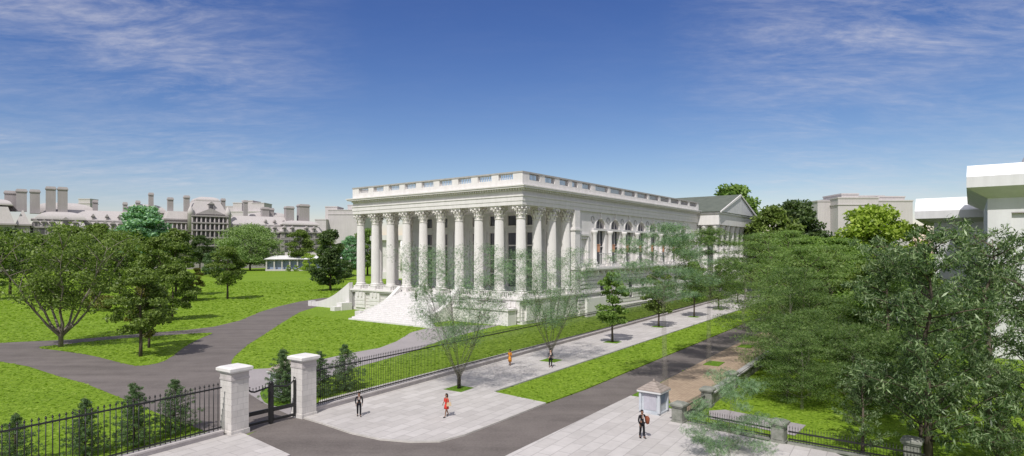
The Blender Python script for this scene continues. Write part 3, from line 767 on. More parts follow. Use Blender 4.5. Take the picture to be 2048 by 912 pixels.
while t_ < et(640):
    y_ = 0
    if et(378) < t_ < et(452): y_ = -5
    elif et(330) < t_ < et(380): y_ = -2
    elif et(66) < t_ < et(172): y_ = -4
    elif et(560) < t_: y_ = -3
    inpav = et(378) < t_ < et(452)
    for z_ in ((11.3, 16.9, 21.9, 26.5, 31.5) if inpav else (11.3, 16.9, 21.6)):
        wo_ = link('window', wme_, office, (t_, y_, z_)); wo_.scale = (1.6 if inpav else 1.3, 1, 1.08); cnt += 1
    t_ += 4.6
# colonnaded porch bays of the centre pavilion
pr = MB()
for k in range(9): t_ = et(380)+k*(et(450)-et(380))/8; pr.lathe([(.55, 10), (.5, 35.5)], 8, (t_, -7.2))
for z_ in (15.5, 21, 26, 31): pr.box(et(378), et(452), -8, -5, z_, z_+.9)
pr.box(et(378), et(452), -8.2, -5, 35.6, 36.6)
pr.build('porch', M['grey'], office)
pr = MB()
for k in range(6): t_ = et(334)+k*(et(378)-et(334))/5; pr.lathe([(.5, 10), (.45, 31)], 8, (t_, -4))
for z_ in (15.5, 21, 26, 31): pr.box(et(332), et(378), -4.8, -2, z_, z_+.8)
pr.build('porch', M['grey'], office)
for (px, ytop, w, ybot, dy) in ((20, 381, 22, 412, 6), (43, 377, 20, 412, 0), (70, 378, 19, 416, 0), (102, 372, 19, 418, 0), (126, 373, 19, 418, 0), (195, 400, 10, 420, 12), (255, 404, 9, 422, 8), (283, 401, 9, 422, 12),
                               (308, 385, 10, 420, 8), (343, 394, 12, 425, 0), (374, 390, 12, 425, -3), (447, 396, 9, 425, -3), (499, 400, 9, 425, 6), (541, 414, 16, 432, 8), (556, 416, 12, 432, 12), (585, 412, 19, 436, 2), (614, 408, 24, 440, 2)):
    t_ = et(px); Yc = 360+.63*t_+dy; z1 = 12+(503-ytop)*Yc/F; z0 = 12+(503-ybot)*Yc/F-3; ww = w*Yc/F*.42
    m_ = MB(); m_.box(t_-ww, t_+ww, dy+3, dy+3+ww*1.6, z0, z1-1.8); m_.box(t_-ww*1.12, t_+ww*1.12, dy+2.6, dy+3.3+ww*1.6, z1-1.8, z1-1.2); m_.frustum((t_-ww*1.15, t_+ww*1.15, dy+2.6, dy+3.4+ww*1.6), (t_-ww*.9, t_+ww*.9, dy+3, dy+3+ww*1.6), z1-1.2, z1)
    m_.build('chimney', M['greytrim'], office)
tur = MB()
for px in (378, 452): tur.lathe([(2, 25), (2, 37), (2.4, 37.5), (1.6, 40), (.3, 43)], 10, (et(px), -5.5))
tur.build('corner_turret', M['greyroof'], office)

# ------------------------------------------------------------------ plain far blocks
def far_block(name, label, boxes, Y, m=M['far']):
    r_ = empty(name, ((boxes[0][0]+boxes[0][1]-2048)/2/F*Y, Y, 0), 0, label, 'building')
    X0 = r_.location.x
    for i, (pa_, pb_, yt, dep, dy) in enumerate(boxes):
        z1 = 12+(503-yt)*Y/F; x0 = (pa_-1024)/F*Y-X0; x1 = (pb_-1024)/F*Y-X0
        m_ = MB(); m_.box(x0, x1, dy, dy+dep, 0, z1); m_.box(x0-.4, x1+.4, dy-.4, dy+dep+.4, z1-3.6, z1-3.0) if i == 0 else None
        m_.box(x0-.3, x1+.3, dy-.3, dy+dep+.3, z1, z1+.8)
        m_.build('wall' if i == 0 else 'rooftop_block', m, r_)
    return r_
far_block('tower_block', 'plain grey flat roofed block between the office chimneys and the columned hall', [(652, 720, 420, 40, 6), (636, 661, 411, 20, 20), (680, 712, 407, 20, 24), (630, 652, 440, 20, 0)], 520)
far_block('low_block', 'grey boxy rooftop building seen just right of the domed centre pavilion', [(452, 520, 424, 20, 0), (462, 480, 406, 18, 4), (476, 498, 401, 18, 8), (498, 523, 406, 18, 6), (440, 462, 412, 15, 10)], 560)
far_block('slab_block', 'small grey block peeping over the left wing roof', [(157, 180, 399, 10, 0)], 520)
fb = far_block('stepped_block', 'plain pinkish grey flat roofed block behind the treetops, right of the pediment', [(1676, 1757, 397, 50, 0), (1650, 1677, 401, 40, 8), (1757, 1840, 401, 50, 6), (1703, 1738, 386, 20, 10), (1738, 1800, 389, 20, 14), (1782, 1838, 391, 20, 12)], 330)
# low white pavilion at the end of the lawn
lp = empty('low_white_pavilion', (-128, 372, 0), R(6), 'low white pavilion with blue glazed colonnade and small cupola at the end of the lawn', 'building')
m_ = MB(); m_.box(-24, 24, 0, 18, 0, 1.0); m_.box(-24, 24, 3, 18, 1, 7.2); m_.build('wall', M['far'], lp)
m_ = MB(); m_.box(-23.6, 23.6, 2.7, 2.98, 1.0, 6.2); m_.build('glazing', M['glaze'], lp)
m_ = MB(); m_.frustum((-25, 25, -1, 19), (-20, 20, 5, 14), 7.2, 9.5); m_.build('roof', M['concrete'], lp)
for k in range(11): m_ = MB(); m_.box(-23.5+4.65*k-.35, -23.5+4.65*k+.35, .2, .9, 1, 7.2); m_.build('post', M['far'], lp)
m_ = MB(); m_.box(-14, 10, 6, 14, 9.3, 11.5); m_.lathe([(5, 11.5), (4.5, 13), (2.6, 14.4), (.9, 15), (.8, 17.2), (.2, 18)], 16, (-8, 10)); m_.build('cupola', M['greyroof'], lp)
# small classical temple front seen between the left columns
tp_ = empty('garden_portico', (-52, 268, 0), R(20), 'small white columned house end seen far away between the left hand columns', 'building')
m_ = MB(); m_.box(-9, 9, 0, 14, 0, 17); m_.build('wall', M['white'], tp_)
m_ = MB(); m_.box(-9.6, 9.6, -2, 14, 17, 19.2); m_.build('cornice', M['white'], tp_)
for k in range(4): m_ = MB(); m_.lathe([(.8, 3), (.7, 17)], 12, (-7.5+5*k, -1.2)); m_.build('column', M['white'], tp_)
m_ = MB(); m_.box(-9.6, 9.6, -2.2, 0, 0, 3); m_.build('terrace', M['white'], tp_)

# ------------------------------------------------------------------ modern pale buildings at the right edge
def modern(name, label, org, w, d, zw, ze, zt, oh, ins_, pent=None, windows=()):
    """org = near-left ground corner; front runs along -v, depth along u"""
    r_ = empty(name, (org[0], org[1], 0), ang, label, 'building')
    # local x = u (away), local y = v; front is local x=0, extends to y=-w
    m_ = MB(); grid_wall(m_, 'y', 0, .6, -w, 0, 0, zw, windows); m_.box(.6, d, -w, 0, 0, zw); m_.build('wall', M['concrete'], r_)
    if windows:
        for h_ in windows:
            q = MB(); q.box(.35, .55, h_[0]+.0, h_[1]-.0, h_[2], h_[3]); q.build('blind_window', M['concrete'], r_)
            q = MB(); q.box(-.05, .3, h_[0], h_[0]+.16, h_[2], h_[3]); q.box(-.05, .3, h_[0]+.16, h_[1], h_[3]-.14, h_[3]); q.build('recess_shade', M['greytrim'], r_)  # dark strips at one side and top stand in for the recess's shade
    m_ = MB(); m_.frustum((0, d, -w, 0), (-oh, d+oh, -w-oh, oh), zw, ze-1.2); m_.build('soffit', M['concrete'], r_)
    m_ = MB(); m_.box(-oh, d+oh, -w-oh, oh, ze-1.2, ze); m_.build('fascia', M['concrete'], r_)
    m_ = MB(); m_.frustum((-oh, d+oh, -w-oh, oh), (-oh+ins_, d+oh-ins_, -w-oh+ins_, oh-.05), ze, zt); m_.build('roof', M['bright'], r_)
    if pent:
        m_ = MB(); m_.box(*pent); m_.build('penthouse', M['concrete'], r_)
    return r_
modern('pale_pavilion', 'pale concrete building with a wide white overhanging roof at the right edge', (53.9, 68), 40, 26, 18.0, 20.4, 21.9, 1.9, 2.4, (6, 20, -30, -4, 22.1, 24.3),
       [(-4.4, -2.1, 2.0, 16.4), (-10.0, -7.6, 2.0, 16.4), (-15.6, -13.2, 2, 16.4), (-21, -18.6, 2, 16.4)])
modern('pale_annex', 'lower pale concrete block with overhanging white roof behind the dark leafy tree', (67.5, 96), 16, 24, 16.6, 18.4, 20.5, 2.4, 2.0, (8, 16, -14, -5, 20.5, 22.8), [(-6.4, -4.4, 1, 14.5)])

# ------------------------------------------------------------------ fences and gate
def mk_picket(h, r, fancy=True):
    p_ = MB(); p_.tube([(0, 0, 0), (0, 0, h-.16)], [r, r], 6)
    if fancy: p_.ball((0, 0, h-.13), r*2.3, 8, 6); p_.tube([(0, 0, h-.08), (0, 0, h)], [r*1.3, .004], 6); p_.ball((0, 0, h-.3), r*1.5, 6, 4, (1, 1, .6))
    return p_
def iron_fence(name, label, start, length, rz, step, h, base_h, r, base_w=.45, mname='basewall', first=100, posts=6.0, near='start'):
    root = empty(name, (start[0], start[1], 0), rz, label, 'fence')
    b_ = MB(); b_.box(0, length, -base_w/2, base_w/2, 0, base_h-.1); b_.box(0, length, -base_w/2-.06, base_w/2+.06, base_h-.1, base_h); b_.build('base_wall', M[mname], root)
    for z_ in (base_h+.12, h-.42):
        b_ = MB(); b_.box(0, length, -.03, .03, z_, z_+.09); b_.build('rail', M['iron'], root)
    me = mk_picket(h-base_h, r).mesh('picket', M['iron'])
    n_ = int(length/step); idx = list(range(n_))
    if near == 'end': idx = idx[::-1]
    for i in idx[:first]: link('picket', me, root, ((i+.5)*step, 0, base_h))
    rest = idx[first:]
    if rest:
        mb = MB(); q = mk_picket(h-base_h, r)
        for i in rest:
            dx = (i+.5)*step
            mb.add([(v[0]+dx, v[1], v[2]+base_h) for v in q.v], q.f, True)
        o_ = mb.build('picket', M['iron'], root); o_['kind'] = 'stuff'
    return root
P1 = (-18.35, 39.7); P2 = (-15.2, 43.8)      # gate piers
fl = (P1[0]-D.x*22.9, P1[1]-D.y*22.9)
iron_fence('iron_fence', 'tall black iron picket fence with ball finials, left of the gate piers', fl, 22.0, SA, .3, 3.55, .45, .026, near='end')
fr0 = (P2[0]+D.x*.8, P2[1]+D.y*.8)
iron_fence('iron_fence', 'long black iron picket fence running right from the gate beside the pavement', fr0, 150, SA+.004, .2, 3.5, .5, .019, first=100)
def gate_pier(p, label):
    r_ = empty('gate_pier', (p[0], p[1], 0), SA, label, 'gate pier', 'stone piers of the gateway')
    m_ = MB(); m_.box(-.62, .62, -.62, .62, 0, 3.7); m_.box(-.67, .67, -.67, .67, 0, .3); m_.build('shaft', M['ashlar'], r_)
    m_ = MB(); m_.box(-.66, .66, -.66, .66, 3.6, 3.74); m_.box(-.63, .63, -.63, .63, 3.74, 4.1); m_.build('neck', M['basewall'], r_)
    m_ = MB(); m_.box(-.74, .74, -.74, .74, 4.1, 4.2); m_.box(-.82, .82, -.82, .82, 4.2, 4.38); m_.frustum((-.82, .82, -.82, .82), (-.62, .62, -.62, .62), 4.38, 4.47); m_.build('cap', M['white'], r_)
gate_pier(P1, 'left of the two white stone gate piers, at the end of the wide spaced fence')
gate_pier(P2, 'right of the two white stone gate piers, beside the curved pavement')
gv = Vector(P2)-Vector(P1); gL = gv.length; ga = math.atan2(gv.y, gv.x)
gate = empty('iron_gate', (P1[0]+gv.x/gL*.66, P1[1]+gv.y/gL*.66, 0), ga, 'black iron double gate with dipped spiked top rail, closed between the two stone piers', 'gate')
gl = gL-1.32
for s_ in (0, 1):
    x0, x1 = (0, gl/2-.02) if s_ == 0 else (gl/2+.02, gl)
    lf = MB(); lf.box(x0+.02, x0+.16, -.06, .06, .15, 2.75 if s_ else 2.6); lf.box(x1-.16, x1-.02, -.06, .06, .15, 2.75 if s_ else 2.6)
    lf.box(x0+.16, x1-.16, -.05, .05, .2, .36); lf.box(x0+.16, x1-.16, -.05, .05, .85, 1.12)
    lfo = lf.build('gate_leaf', M['iron'], gate)
    n_ = 8
    sp_ = MB(); pts = []
    for i in range(n_+1):
        f = i/n_; x = x0+.05+(x1-x0-.1)*f; q = f if s_ == 0 else 1-f
        z = 2.95-.62*min(1, q*3)**.6+.28*q
        pts.append((x, 0, z))
    sp_.tube(pts, [.06]*len(pts), 8)
    sp_.build('top_rail', M['iron'], lfo)
    for i in range(n_*1):
        f = (i+.5)/n_; x = x0+.05+(x1-x0-.1)*f; q = f if s_ == 0 else 1-f
        z = 2.95-.62*min(1, q*3)**.6+.28*q
        k_ = MB(); k_.tube([(x, 0, z), (x, 0, z+.2)], [.018, .018], 5); k_.ball((x, 0, z+.24), .045, 6, 4); k_.build('spike', M['iron'], lfo)
bm_ = MB(); bm_.ball((gl/2, 0, 2.86), .15, 10, 8); bm_.box(gl/2-.12, gl/2+.12, -.09, .09, .05, 2.75); bm_.build('centre_post', M['iron'], gate)

# low fence and piers at the right
q1 = (11.7, 42.0); lang = math.atan2(-.66, .75)
def low_pier(p, rz, label, h=1.45, w=.38):
    m_ = MB(); m_.box(-w, w, -w, w, 0, h-.3); m_.box(-w-.05, w+.05, -w-.05, w+.05, 0, .2)
    m_.box(-w+.07, w-.07, -w-.03, w+.03, .32, h-.42)
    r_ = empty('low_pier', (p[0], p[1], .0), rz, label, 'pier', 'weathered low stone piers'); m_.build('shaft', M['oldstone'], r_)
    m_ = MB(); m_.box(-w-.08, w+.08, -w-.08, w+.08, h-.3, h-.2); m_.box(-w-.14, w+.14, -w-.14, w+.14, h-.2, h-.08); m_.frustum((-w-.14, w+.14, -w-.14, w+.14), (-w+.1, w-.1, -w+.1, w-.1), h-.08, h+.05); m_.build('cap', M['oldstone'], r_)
low_pier(q1, lang, 'weathered low stone pier at the corner beside the pale booth')
q2 = (q1[0]+.75*6.7, q1[1]-.66*6.7); low_pier(q2, lang, 'weathered low stone pier partway along the short iron fence')
q3 = (q1[0]+.75*14.6, q1[1]-.66*12.2); low_pier(q3, lang, 'weathered low stone pier under the dark leafy tree')
w1_, w2_ = G(1415, 812), G(1463, 776)
low_pier(w1_, SA, 'weathered low stone pier at the near end of the brick pavement wall')
low_pier(w2_, SA, 'weathered low stone pier farther back along the brick pavement wall')
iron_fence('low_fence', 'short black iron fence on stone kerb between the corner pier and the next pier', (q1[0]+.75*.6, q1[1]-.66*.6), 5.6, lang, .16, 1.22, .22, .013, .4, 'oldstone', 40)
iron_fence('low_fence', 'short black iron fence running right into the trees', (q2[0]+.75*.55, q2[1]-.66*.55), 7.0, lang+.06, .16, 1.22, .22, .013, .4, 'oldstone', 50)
dv = Vector(w1_)-Vector(q1)
iron_fence('low_fence', 'short iron fence linking the booth corner pier to the brick pavement pier', (q1[0]+.4*.75, q1[1]+.5), dv.length-1.0, math.atan2(dv.y, dv.x), .16, 1.22, .22, .013, .4, 'oldstone', 30)
lwall = empty('low_wall', (w1_[0], w1_[1], 0), math.atan2(w2_[1]-w1_[1], w2_[0]-w1_[0]), 'low weathered stone wall with rounded coping along the brick pavement', 'wall')
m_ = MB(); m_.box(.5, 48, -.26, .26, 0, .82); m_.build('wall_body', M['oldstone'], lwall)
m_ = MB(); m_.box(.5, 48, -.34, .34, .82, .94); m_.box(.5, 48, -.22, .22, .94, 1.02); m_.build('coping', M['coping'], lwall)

# booths
def booth(loc, rz, label, s=1.):
    r_ = empty('guard_booth', (loc[0], loc[1], .12), rz, label, 'booth')
    m_ = MB(); m_.box(-.8*s, .8*s, -.8*s, .8*s, 0, .15); m_.box(-.72*s, .72*s, -.72*s, .72*s, .15, 1.7*s); m_.build('body', M['boothwall'], r_)
    for x in (-1, 1):
        for y in (-1, 1): m_ = MB(); m_.box(x*.78*s-.09, x*.78*s+.09, y*.78*s-.09, y*.78*s+.09, .15, 1.7*s); m_.build('corner_post', M['boothwall'], r_)
    m_ = MB(); m_.box(-1.0*s, 1.0*s, -1.0*s, 1.0*s, 1.7*s, 1.84*s); m_.build('eaves', M['concrete'], r_)
    m_ = MB(); k_ = 5
    for i in range(k_):
        f0_, f1_ = i/k_, (i+1)/k_; a_, b_ = 1.02*s*(1-f0_)+.12*s*f0_, 1.02*s*(1-f1_)+.12*s*f1_+.05
        m_.frustum((-a_, a_, -a_, a_), (-b_, b_, -b_, b_), (1.84+.62*f0_)*s, (1.84+.62*f1_)*s)
    m_.lathe([(.14*s, 2.46*s), (.1*s, 2.56*s), (.02, 2.66*s)], 8); m_.build('roof', M['shingle'], r_)
    m_ = MB(); m_.box(-.745*s, -.722*s, -.52*s, .52*s, .3, 1.55*s)
    for k in range(6): m_.box(-.76*s, -.746*s, -.52*s+k*.19*s, -.52*s+k*.19*s+.04, .3, 1.55*s)
    m_.build('shutter', M['shutter'], r_)
    m_ = MB(); m_.box(-.5*s, .5*s, -.745*s, -.722*s, .75, 1.5*s); m_.build('window', M['glaze'], r_)
booth((10.5, 44.4), ang-.0, 'small pale booth with brown hipped shingle roof beside the right hand pavement', .93)
booth((-18.6, 49.6), ang, 'small pale booth with brown shingle roof seen through the iron gate behind a conifer', 1.15)

# ------------------------------------------------------------------ trees
def leaf_mesh(name, cen, rad, nper, L, Wd, up, m, seed, droop=0., shell=2.4):
    rg = np.random.default_rng(seed); cen = np.array(cen, float); rad = np.array(rad, float)
    K = len(cen); idx = np.repeat(np.arange(K), nper); n_ = len(idx)
    d = rg.normal(size=(n_, 3)); d /= np.linalg.norm(d, axis=1)[:, None]
    r = rg.random(n_)**(1/shell)
    p = cen[idx]+d*r[:, None]*rad[idx]
    nm = rg.normal(size=(n_, 3))*.75+d*.5; nm[:, 2] += up
    nm /= np.linalg.norm(nm, axis=1)[:, None]
    t = rg.normal(size=(n_, 3)); t[:, 2] -= droop; t -= nm*np.sum(t*nm, axis=1)[:, None]; t /= np.linalg.norm(t, axis=1)[:, None]
    b_ = np.cross(nm, t); s = rg.uniform(.6, 1.3, n_)[:, None]
    v = np.empty((n_, 4, 3)); v[:, 0] = p-t*L*.5*s; v[:, 1] = p+b_*Wd*.5*s; v[:, 2] = p+t*L*.5*s; v[:, 3] = p-b_*Wd*.5*s
    me = bpy.data.meshes.new(name); me.vertices.add(n_*4); me.vertices.foreach_set('co', v.reshape(-1).astype(np.float32))
    me.loops.add(n_*4); me.loops.foreach_set('vertex_index', np.arange(n_*4, dtype=np.int32))
    me.polygons.add(n_); me.polygons.foreach_set('loop_start', np.arange(0, n_*4, 4, dtype=np.int32))
    me.materials.append(m); me.update(calc_edges=True); return me

def make_proto(kind, h, r, ch, seed, leafm, n_leaf=9000, leaf=.34, bark='bark', stems=1, up=.5, clumps=46, flat=.5, trunk_r=None):
    """h height, r crown radius, ch height where crown starts"""
    rg = random.Random(seed); tb = MB(); cen = []; rad = []
    tr0 = trunk_r or h*.018
    zc = (h+ch)/2; hz = (h-ch)/2
    if kind == 'vase':
        for s_ in range(stems):
            a_ = 2*math.pi*s_/stems+rg.uniform(-.3, .3); spread = rg.uniform(.55, .95)
            pts = [(0, 0, 0), (.05*math.cos(a_), .05*math.sin(a_), h*.09)]; nseg = 7
            for k in range(1, nseg+1):
                f = k/nseg; rr = r*spread*f**.8; zz = h*.09+(h*.78-h*.09)*f
                pts.append((rr*math.cos(a_)+rg.uniform(-.2, .2), rr*math.sin(a_)+rg.uniform(-.2, .2), zz))
            rd = [tr0*1.0, tr0*.85]+[tr0*.6*(1-k/nseg*.85) for k in range(1, nseg+1)]
            tb.tube(pts, rd, 7)
            for k in range(3, nseg+2):
                for _ in range(3):
                    p_ = Vector(pts[k]); aa = rg.uniform(0, 6.28); q = p_+Vector((math.cos(aa), math.sin(aa), rg.uniform(.3, 1.2)))*r*rg.uniform(.18, .38)
                    tb.tube([p_, (p_+q)/2+Vector((0, 0, .1)), q], [tr0*.2, tr0*.12, tr0*.04], 5)
                    cen.append(q); rad.append([r*rg.uniform(.13, .24)]*2+[r*rg.uniform(.09, .18)])
    else:
        tp = [(rg.uniform(-.03, .03)*h*k/6, rg.uniform(-.03, .03)*h*k/6, h*.9*k/6) for k in range(7)]; tp[0] = (0, 0, -.1)
        tb.tube(tp, [tr0*1.25, tr0, tr0*.85, tr0*.68, tr0*.5, tr0*.3, tr0*.1], 9)
        for k in range(clumps):
            fz = rg.random(); z_ = ch+(h-ch)*fz
            prof = math.sqrt(max(.05, 1-((z_-zc+hz*.15)/(hz*1.12))**2))
            if kind == 'oval': prof *= (1.05-.35*fz)
            rr = r*prof*rg.uniform(.35, .95); aa = rg.uniform(0, 6.283)
            q = Vector((rr*math.cos(aa), rr*math.sin(aa), z_)); cs = r*rg.uniform(.20, .36)
            cen.append(q); rad.append([cs, cs, cs*flat])
            if k % 2 == 0:
                t_ = max(ch*.75, z_-rr*.7)/h/.9; t_ = min(t_, .95); i_ = int(t_*6); p0_ = Vector(tp[i_]).lerp(Vector(tp[min(i_+1, 6)]), t_*6-i_)
                midp = p0_.lerp(q, .5)+Vector((0, 0, -.06*rr)); tb.tube([p0_, midp, q], [tr0*.38*(1-fz*.6), tr0*.22, tr0*.05], 5)
        cen.append(Vector((tp[6][0], tp[6][1], h-r*.22))); rad.append([r*.3, r*.3, r*.22])
    tme = tb.mesh('trunk', M[bark])
    cme = leaf_mesh('crown', cen, rad, max(4, n_leaf//len(cen)), leaf*1.25, leaf*.7, up, LM[leafm], seed)
    return tme, cme
def make_conifer(h, r, seed, n=10000):
    rg = random.Random(seed); tb = MB(); tb.tube([(0, 0, -.1), (0, 0, h*.5), (0, 0, h*.98)], [.08, .05, .012], 7); cen = []; rad = []
    L_n = 17
    for k in range(L_n):
        f = k/L_n; z_ = h*(.06+.90*f); rr = r*(1-f)**.7*(1 if f > .1 else .8)*rg.uniform(.8, 1.15)
        nb = max(3, int(6*(1-f)+3))
        for i in range(nb):
            a_ = 6.283*i/nb+k*1.3+rg.uniform(-.4, .4); l_ = rr*rg.uniform(.55, 1.25)
            e_ = Vector((math.cos(a_)*l_, math.sin(a_)*l_, z_+.18*l_+rg.uniform(-.08, .08)))
            tb.tube([(0, 0, z_), e_], [.016, .004], 4)
            for q in (.4, .7, 1.0):
                cen.append(Vector((0, 0, z_)).lerp(e_, q)); s_ = .07+.10*r*(1-q*.55); rad.append([s_, s_, s_*.75])
    return tb.mesh('trunk', M['bark']), leaf_mesh('crown', cen, rad, max(3, n//len(cen)), .17, .032, .35, LM['pine'], seed)

def swap(me, m):
    q = me.copy(); q.materials[0] = m; return q
def plant(proto, loc, label, scale=1., rz=None, name='deciduous_tree', cat='tree', group=None, leafm=None, barkm=None, sz=None):
    r_ = empty(name, (loc[0], loc[1], loc[2] if len(loc) > 2 else 0), rnd.uniform(0, 6.28) if rz is None else rz, label, cat, group)
    r_.scale = (scale, scale, sz or scale)
    t_, c_ = proto
    if barkm: t_ = swap(t_, barkm)
    if leafm: c_ = swap(c_, leafm)
    link('trunk', t_, r_); link('crown', c_, r_); return r_

P = {}
P['round'] = make_proto('round', 12, 4.6, 3.6, 1, 'olive', 11000, .34)
P['round2'] = make_proto('round', 12, 5.0, 2.6, 2, 'fresh', 13000, .36, clumps=60)
P['oval'] = make_proto('oval', 12, 3.9, 2.6, 3, 'olive', 9000, .36, clumps=50)
P['street'] = make_proto('round', 9, 2.7, 2.7, 4, 'fresh', 7000, .26, clumps=36, trunk_r=.13)
P['street2'] = make_proto('oval', 9, 2.6, 2.6, 5, 'olive', 7000, .26, clumps=38, trunk_r=.13)
P['vase'] = make_proto('vase', 15, 7.4, 5, 6, 'olive', 15000, .26, 'palebark', stems=8)
P['layer'] = make_proto('round', 13, 5.6, 2.6, 8, 'fresh', 15000, .26, clumps=80, flat=.24, up=1.2)
P['layer2'] = make_proto('round', 14, 5.6, 3.0, 9, 'soft', 15000, .25, clumps=80, flat=.24, up=1.2)
P['big'] = make_proto('round', 26, 9.5, 5, 10, 'teal', 15000, .85, clumps=80, flat=.5)
P['ghost'] = make_proto('vase', 13.2, 5.6, 4, 12, 'faint', 23000, .20, 'twig', stems=9, trunk_r=.16)
P['spread'] = make_proto('round', 27, 19, 5, 17, 'fresh', 22000, .75, clumps=150, flat=.45)
P['low'] = make_proto('oval', 12, 4.2, 1.3, 14, 'dark', 12000, .4, clumps=70)
P['skirt'] = make_proto('round', 8, 5.0, .3, 15, 'half', 11000, .22, clumps=70, flat=.24, up=1.2)
P['high'] = make_proto('round', 14.3, 4.8, 8.0, 16, 'soft', 14000, .28, clumps=60, flat=.3, up=1.2)
P['bush'] = make_proto('round', 5, 2.6, .5, 13, 'olive', 8000, .20, clumps=34)

# left lawn trees
plant(P['vase'], G(122, 694), 'large multi stemmed tree with bare splayed lower limbs beside the driveway fork at far left', 1.04)
plant(P['round'], G(281, 713), 'broad olive green tree standing on the grass island, nearest to its rounded tip', .82)
plant(P['oval'], G(298, 696), 'tree on the grass island just behind the broad one', .66, leafm=LM['russet'])
plant(P['round'], G(455, 598), 'open branched tree alone on the bright lawn left of the curving drive', 1.08)
plant(P['street2'], G(393, 600), 'short round olive tree just left of the lone open branched tree', .86, leafm=LM['russet'])
plant(P['low'], G(661, 581), 'dark green tree on the lawn just left of the colonnade steps', 1.5)
plant(P['bush'], G(196, 622), 'small bushy tree behind the multi stemmed tree on the left lawn', 1.2, leafm=LM['russet'])
plant(P['round'], G(240, 602), 'dark tree in the left lawn grove, right of the multi stemmed tree', 1.35)
plant(P['oval'], G(352, 592), 'tall dark olive tree in the left lawn grove, above the lawn shadow', 1.5)
plant(P['round'], G(318, 606), 'wide olive tree in the middle of the left lawn grove', 1.25)
plant(P['round2'], G(345, 640), 'olive tree whose shadow darkens the lawn beside the drive', .80, leafm=LM['olive'])
plant(P['oval'], G(170, 585), 'dense tree behind the crown of the multi stemmed tree', 1.45)
plant(P['round'], G(20, 590), 'dark green tree at the far left edge of the lawn', 1.5, leafm=LM['dark'])
plant(P['oval'], G(-25, 600), 'tree cut by the left edge of the picture', 1.5)
plant(P['round'], G(70, 575), 'tree left of centre behind the bare splayed limbs', 1.45)
plant(P['round'], G(120, 568), 'tree rising behind the multi stemmed crown under the office roofs', 1.5)
plant(P['big'], G(283, 551), 'tall pale blue green tree in front of the mansard office block', 1.6, sz=1.28)
plant(P['spread'], G(500, 541), 'wide pale green spreading tree at the far end of the lawn', 1.05, sz=1.05, leafm=leaf_mat('leaves_pale', (.07, .12, .03), (.21, .31, .10), (.42, .52, .24)))
plant(P['round'], G(400, 546), 'small dark tree far off between the grove and the spreading tree', 1.7, leafm=LM['dark'])
plant(P['bush'], G(425, 552), 'grey green bush at the far edge of the lawn left of the spreading tree', 2.3, leafm=LM['pine'])
plant(P['round'], G(601, 541), 'olive tree in front of the right end pavilion of the office block', 2.1)
plant(P['oval'], G(652, 543), 'olive tree behind the dark lawn tree near the hall', 2.0)
plant(P['bush'], G(618, 546), 'little yellow green tree in front of the low white pavilion', 2.1, leafm=LM['yellow'])
for i, (px, py, s) in enumerate(((702, 552, 1.5), (735, 551, 1.7), (768, 552, 1.7))):
    plant(P['big' if i != 1 else 'round2'], G(px, py), ('blue green tree touching the leftmost column', 'fresh green tree seen between the first and second columns', 'green tree seen between the second and third columns')[i], .72 if i != 1 else 1.9, leafm=LM[('teal', 'fresh', 'olive')[i]])
plant(P['bush'], G(690, 560), 'low bush under the blue green tree beside the colonnade', 1.6, leafm=LM['dark'])
for i, px in enumerate((577, 592)):
    plant(P['bush'], G(px, 543), ('left of two tiny round shrubs in front of the low white pavilion', 'right of two tiny round shrubs in front of the low white pavilion')[i], .75, leafm=LM['yellow'], name='shrub', cat='shrub')
k = 0
for px, py, s in ((5, 556, 1.5), (140, 552, 1.6), (200, 550, 1.7), (330, 550, 1.4), (235, 555, 1.4)):
    plant(P['round2'], G(px, py), ('farthest tree at the left edge below the office roofs', 'far tree left of the pale blue green tree, behind the grove', 'far tree hard against the pale blue green tree on its left', 'far tree hard against the pale blue green tree on its right', 'far tree behind the olive grove')[k], s*1.25, leafm=LM['olive']); k += 1

# conifers behind the fence
CP = [make_conifer(4.1, 1.75, 21), make_conifer(4.1, 1.6, 22), make_conifer(4.1, 1.45, 23)]
for i, (px, py, top, lb) in enumerate(((30, 935, 822, 'leftmost of the small conifers behind the left fence'), (170, 912, 790, 'second small conifer from the left behind the left fence'),
                                      (268, 893, 760, 'third small conifer from the left behind the left fence'), (350, 868, 752, 'small conifer behind the left fence nearest the gate pier'),
                                      (566, 806, 692, 'small conifer seen above the iron gate beside the booth'), (640, 794, 698, 'small conifer just right of the right gate pier'),
                                      (690, 782, 683, 'small conifer standing behind the right fence on the grass strip'))):
    g_ = G(px, py); hh = (py-top)*g_[1]/F
    plant(CP[i % 3], g_, lb, hh/4.1, name='conifer_tree', group='young conifers behind the iron fences')

# street trees
plant(P['ghost'], street_trees[0], 'faint see through vase shaped street tree nearest the gate, trunk in a grass square', 1., barkm=None)
plant(P['ghost'], street_trees[1], 'faint see through vase shaped street tree behind the man in the grey jacket', .98, rz=2.1)
lbs = ['young leafy street tree, first solid one along the pavement', 'young leafy street tree, second solid one along the pavement', 'street tree, third solid one along the pavement', 'street tree, fourth solid one along the pavement', 'street tree, fifth solid one along the pavement', 'street tree, sixth solid one along the pavement', 'farthest street tree along the left pavement']
for i, c in enumerate(street_trees[2:]):
    plant(P['street' if i % 2 == 0 else 'street2'], c, lbs[i], 1.0+.05*(i % 3), group='young street trees along the pavement')
plant(P['ghost'], (9.5, 50.5), 'faint see through street tree rising behind the right booth', 1.12, rz=.6, leafm=LM['faint']) if False else None
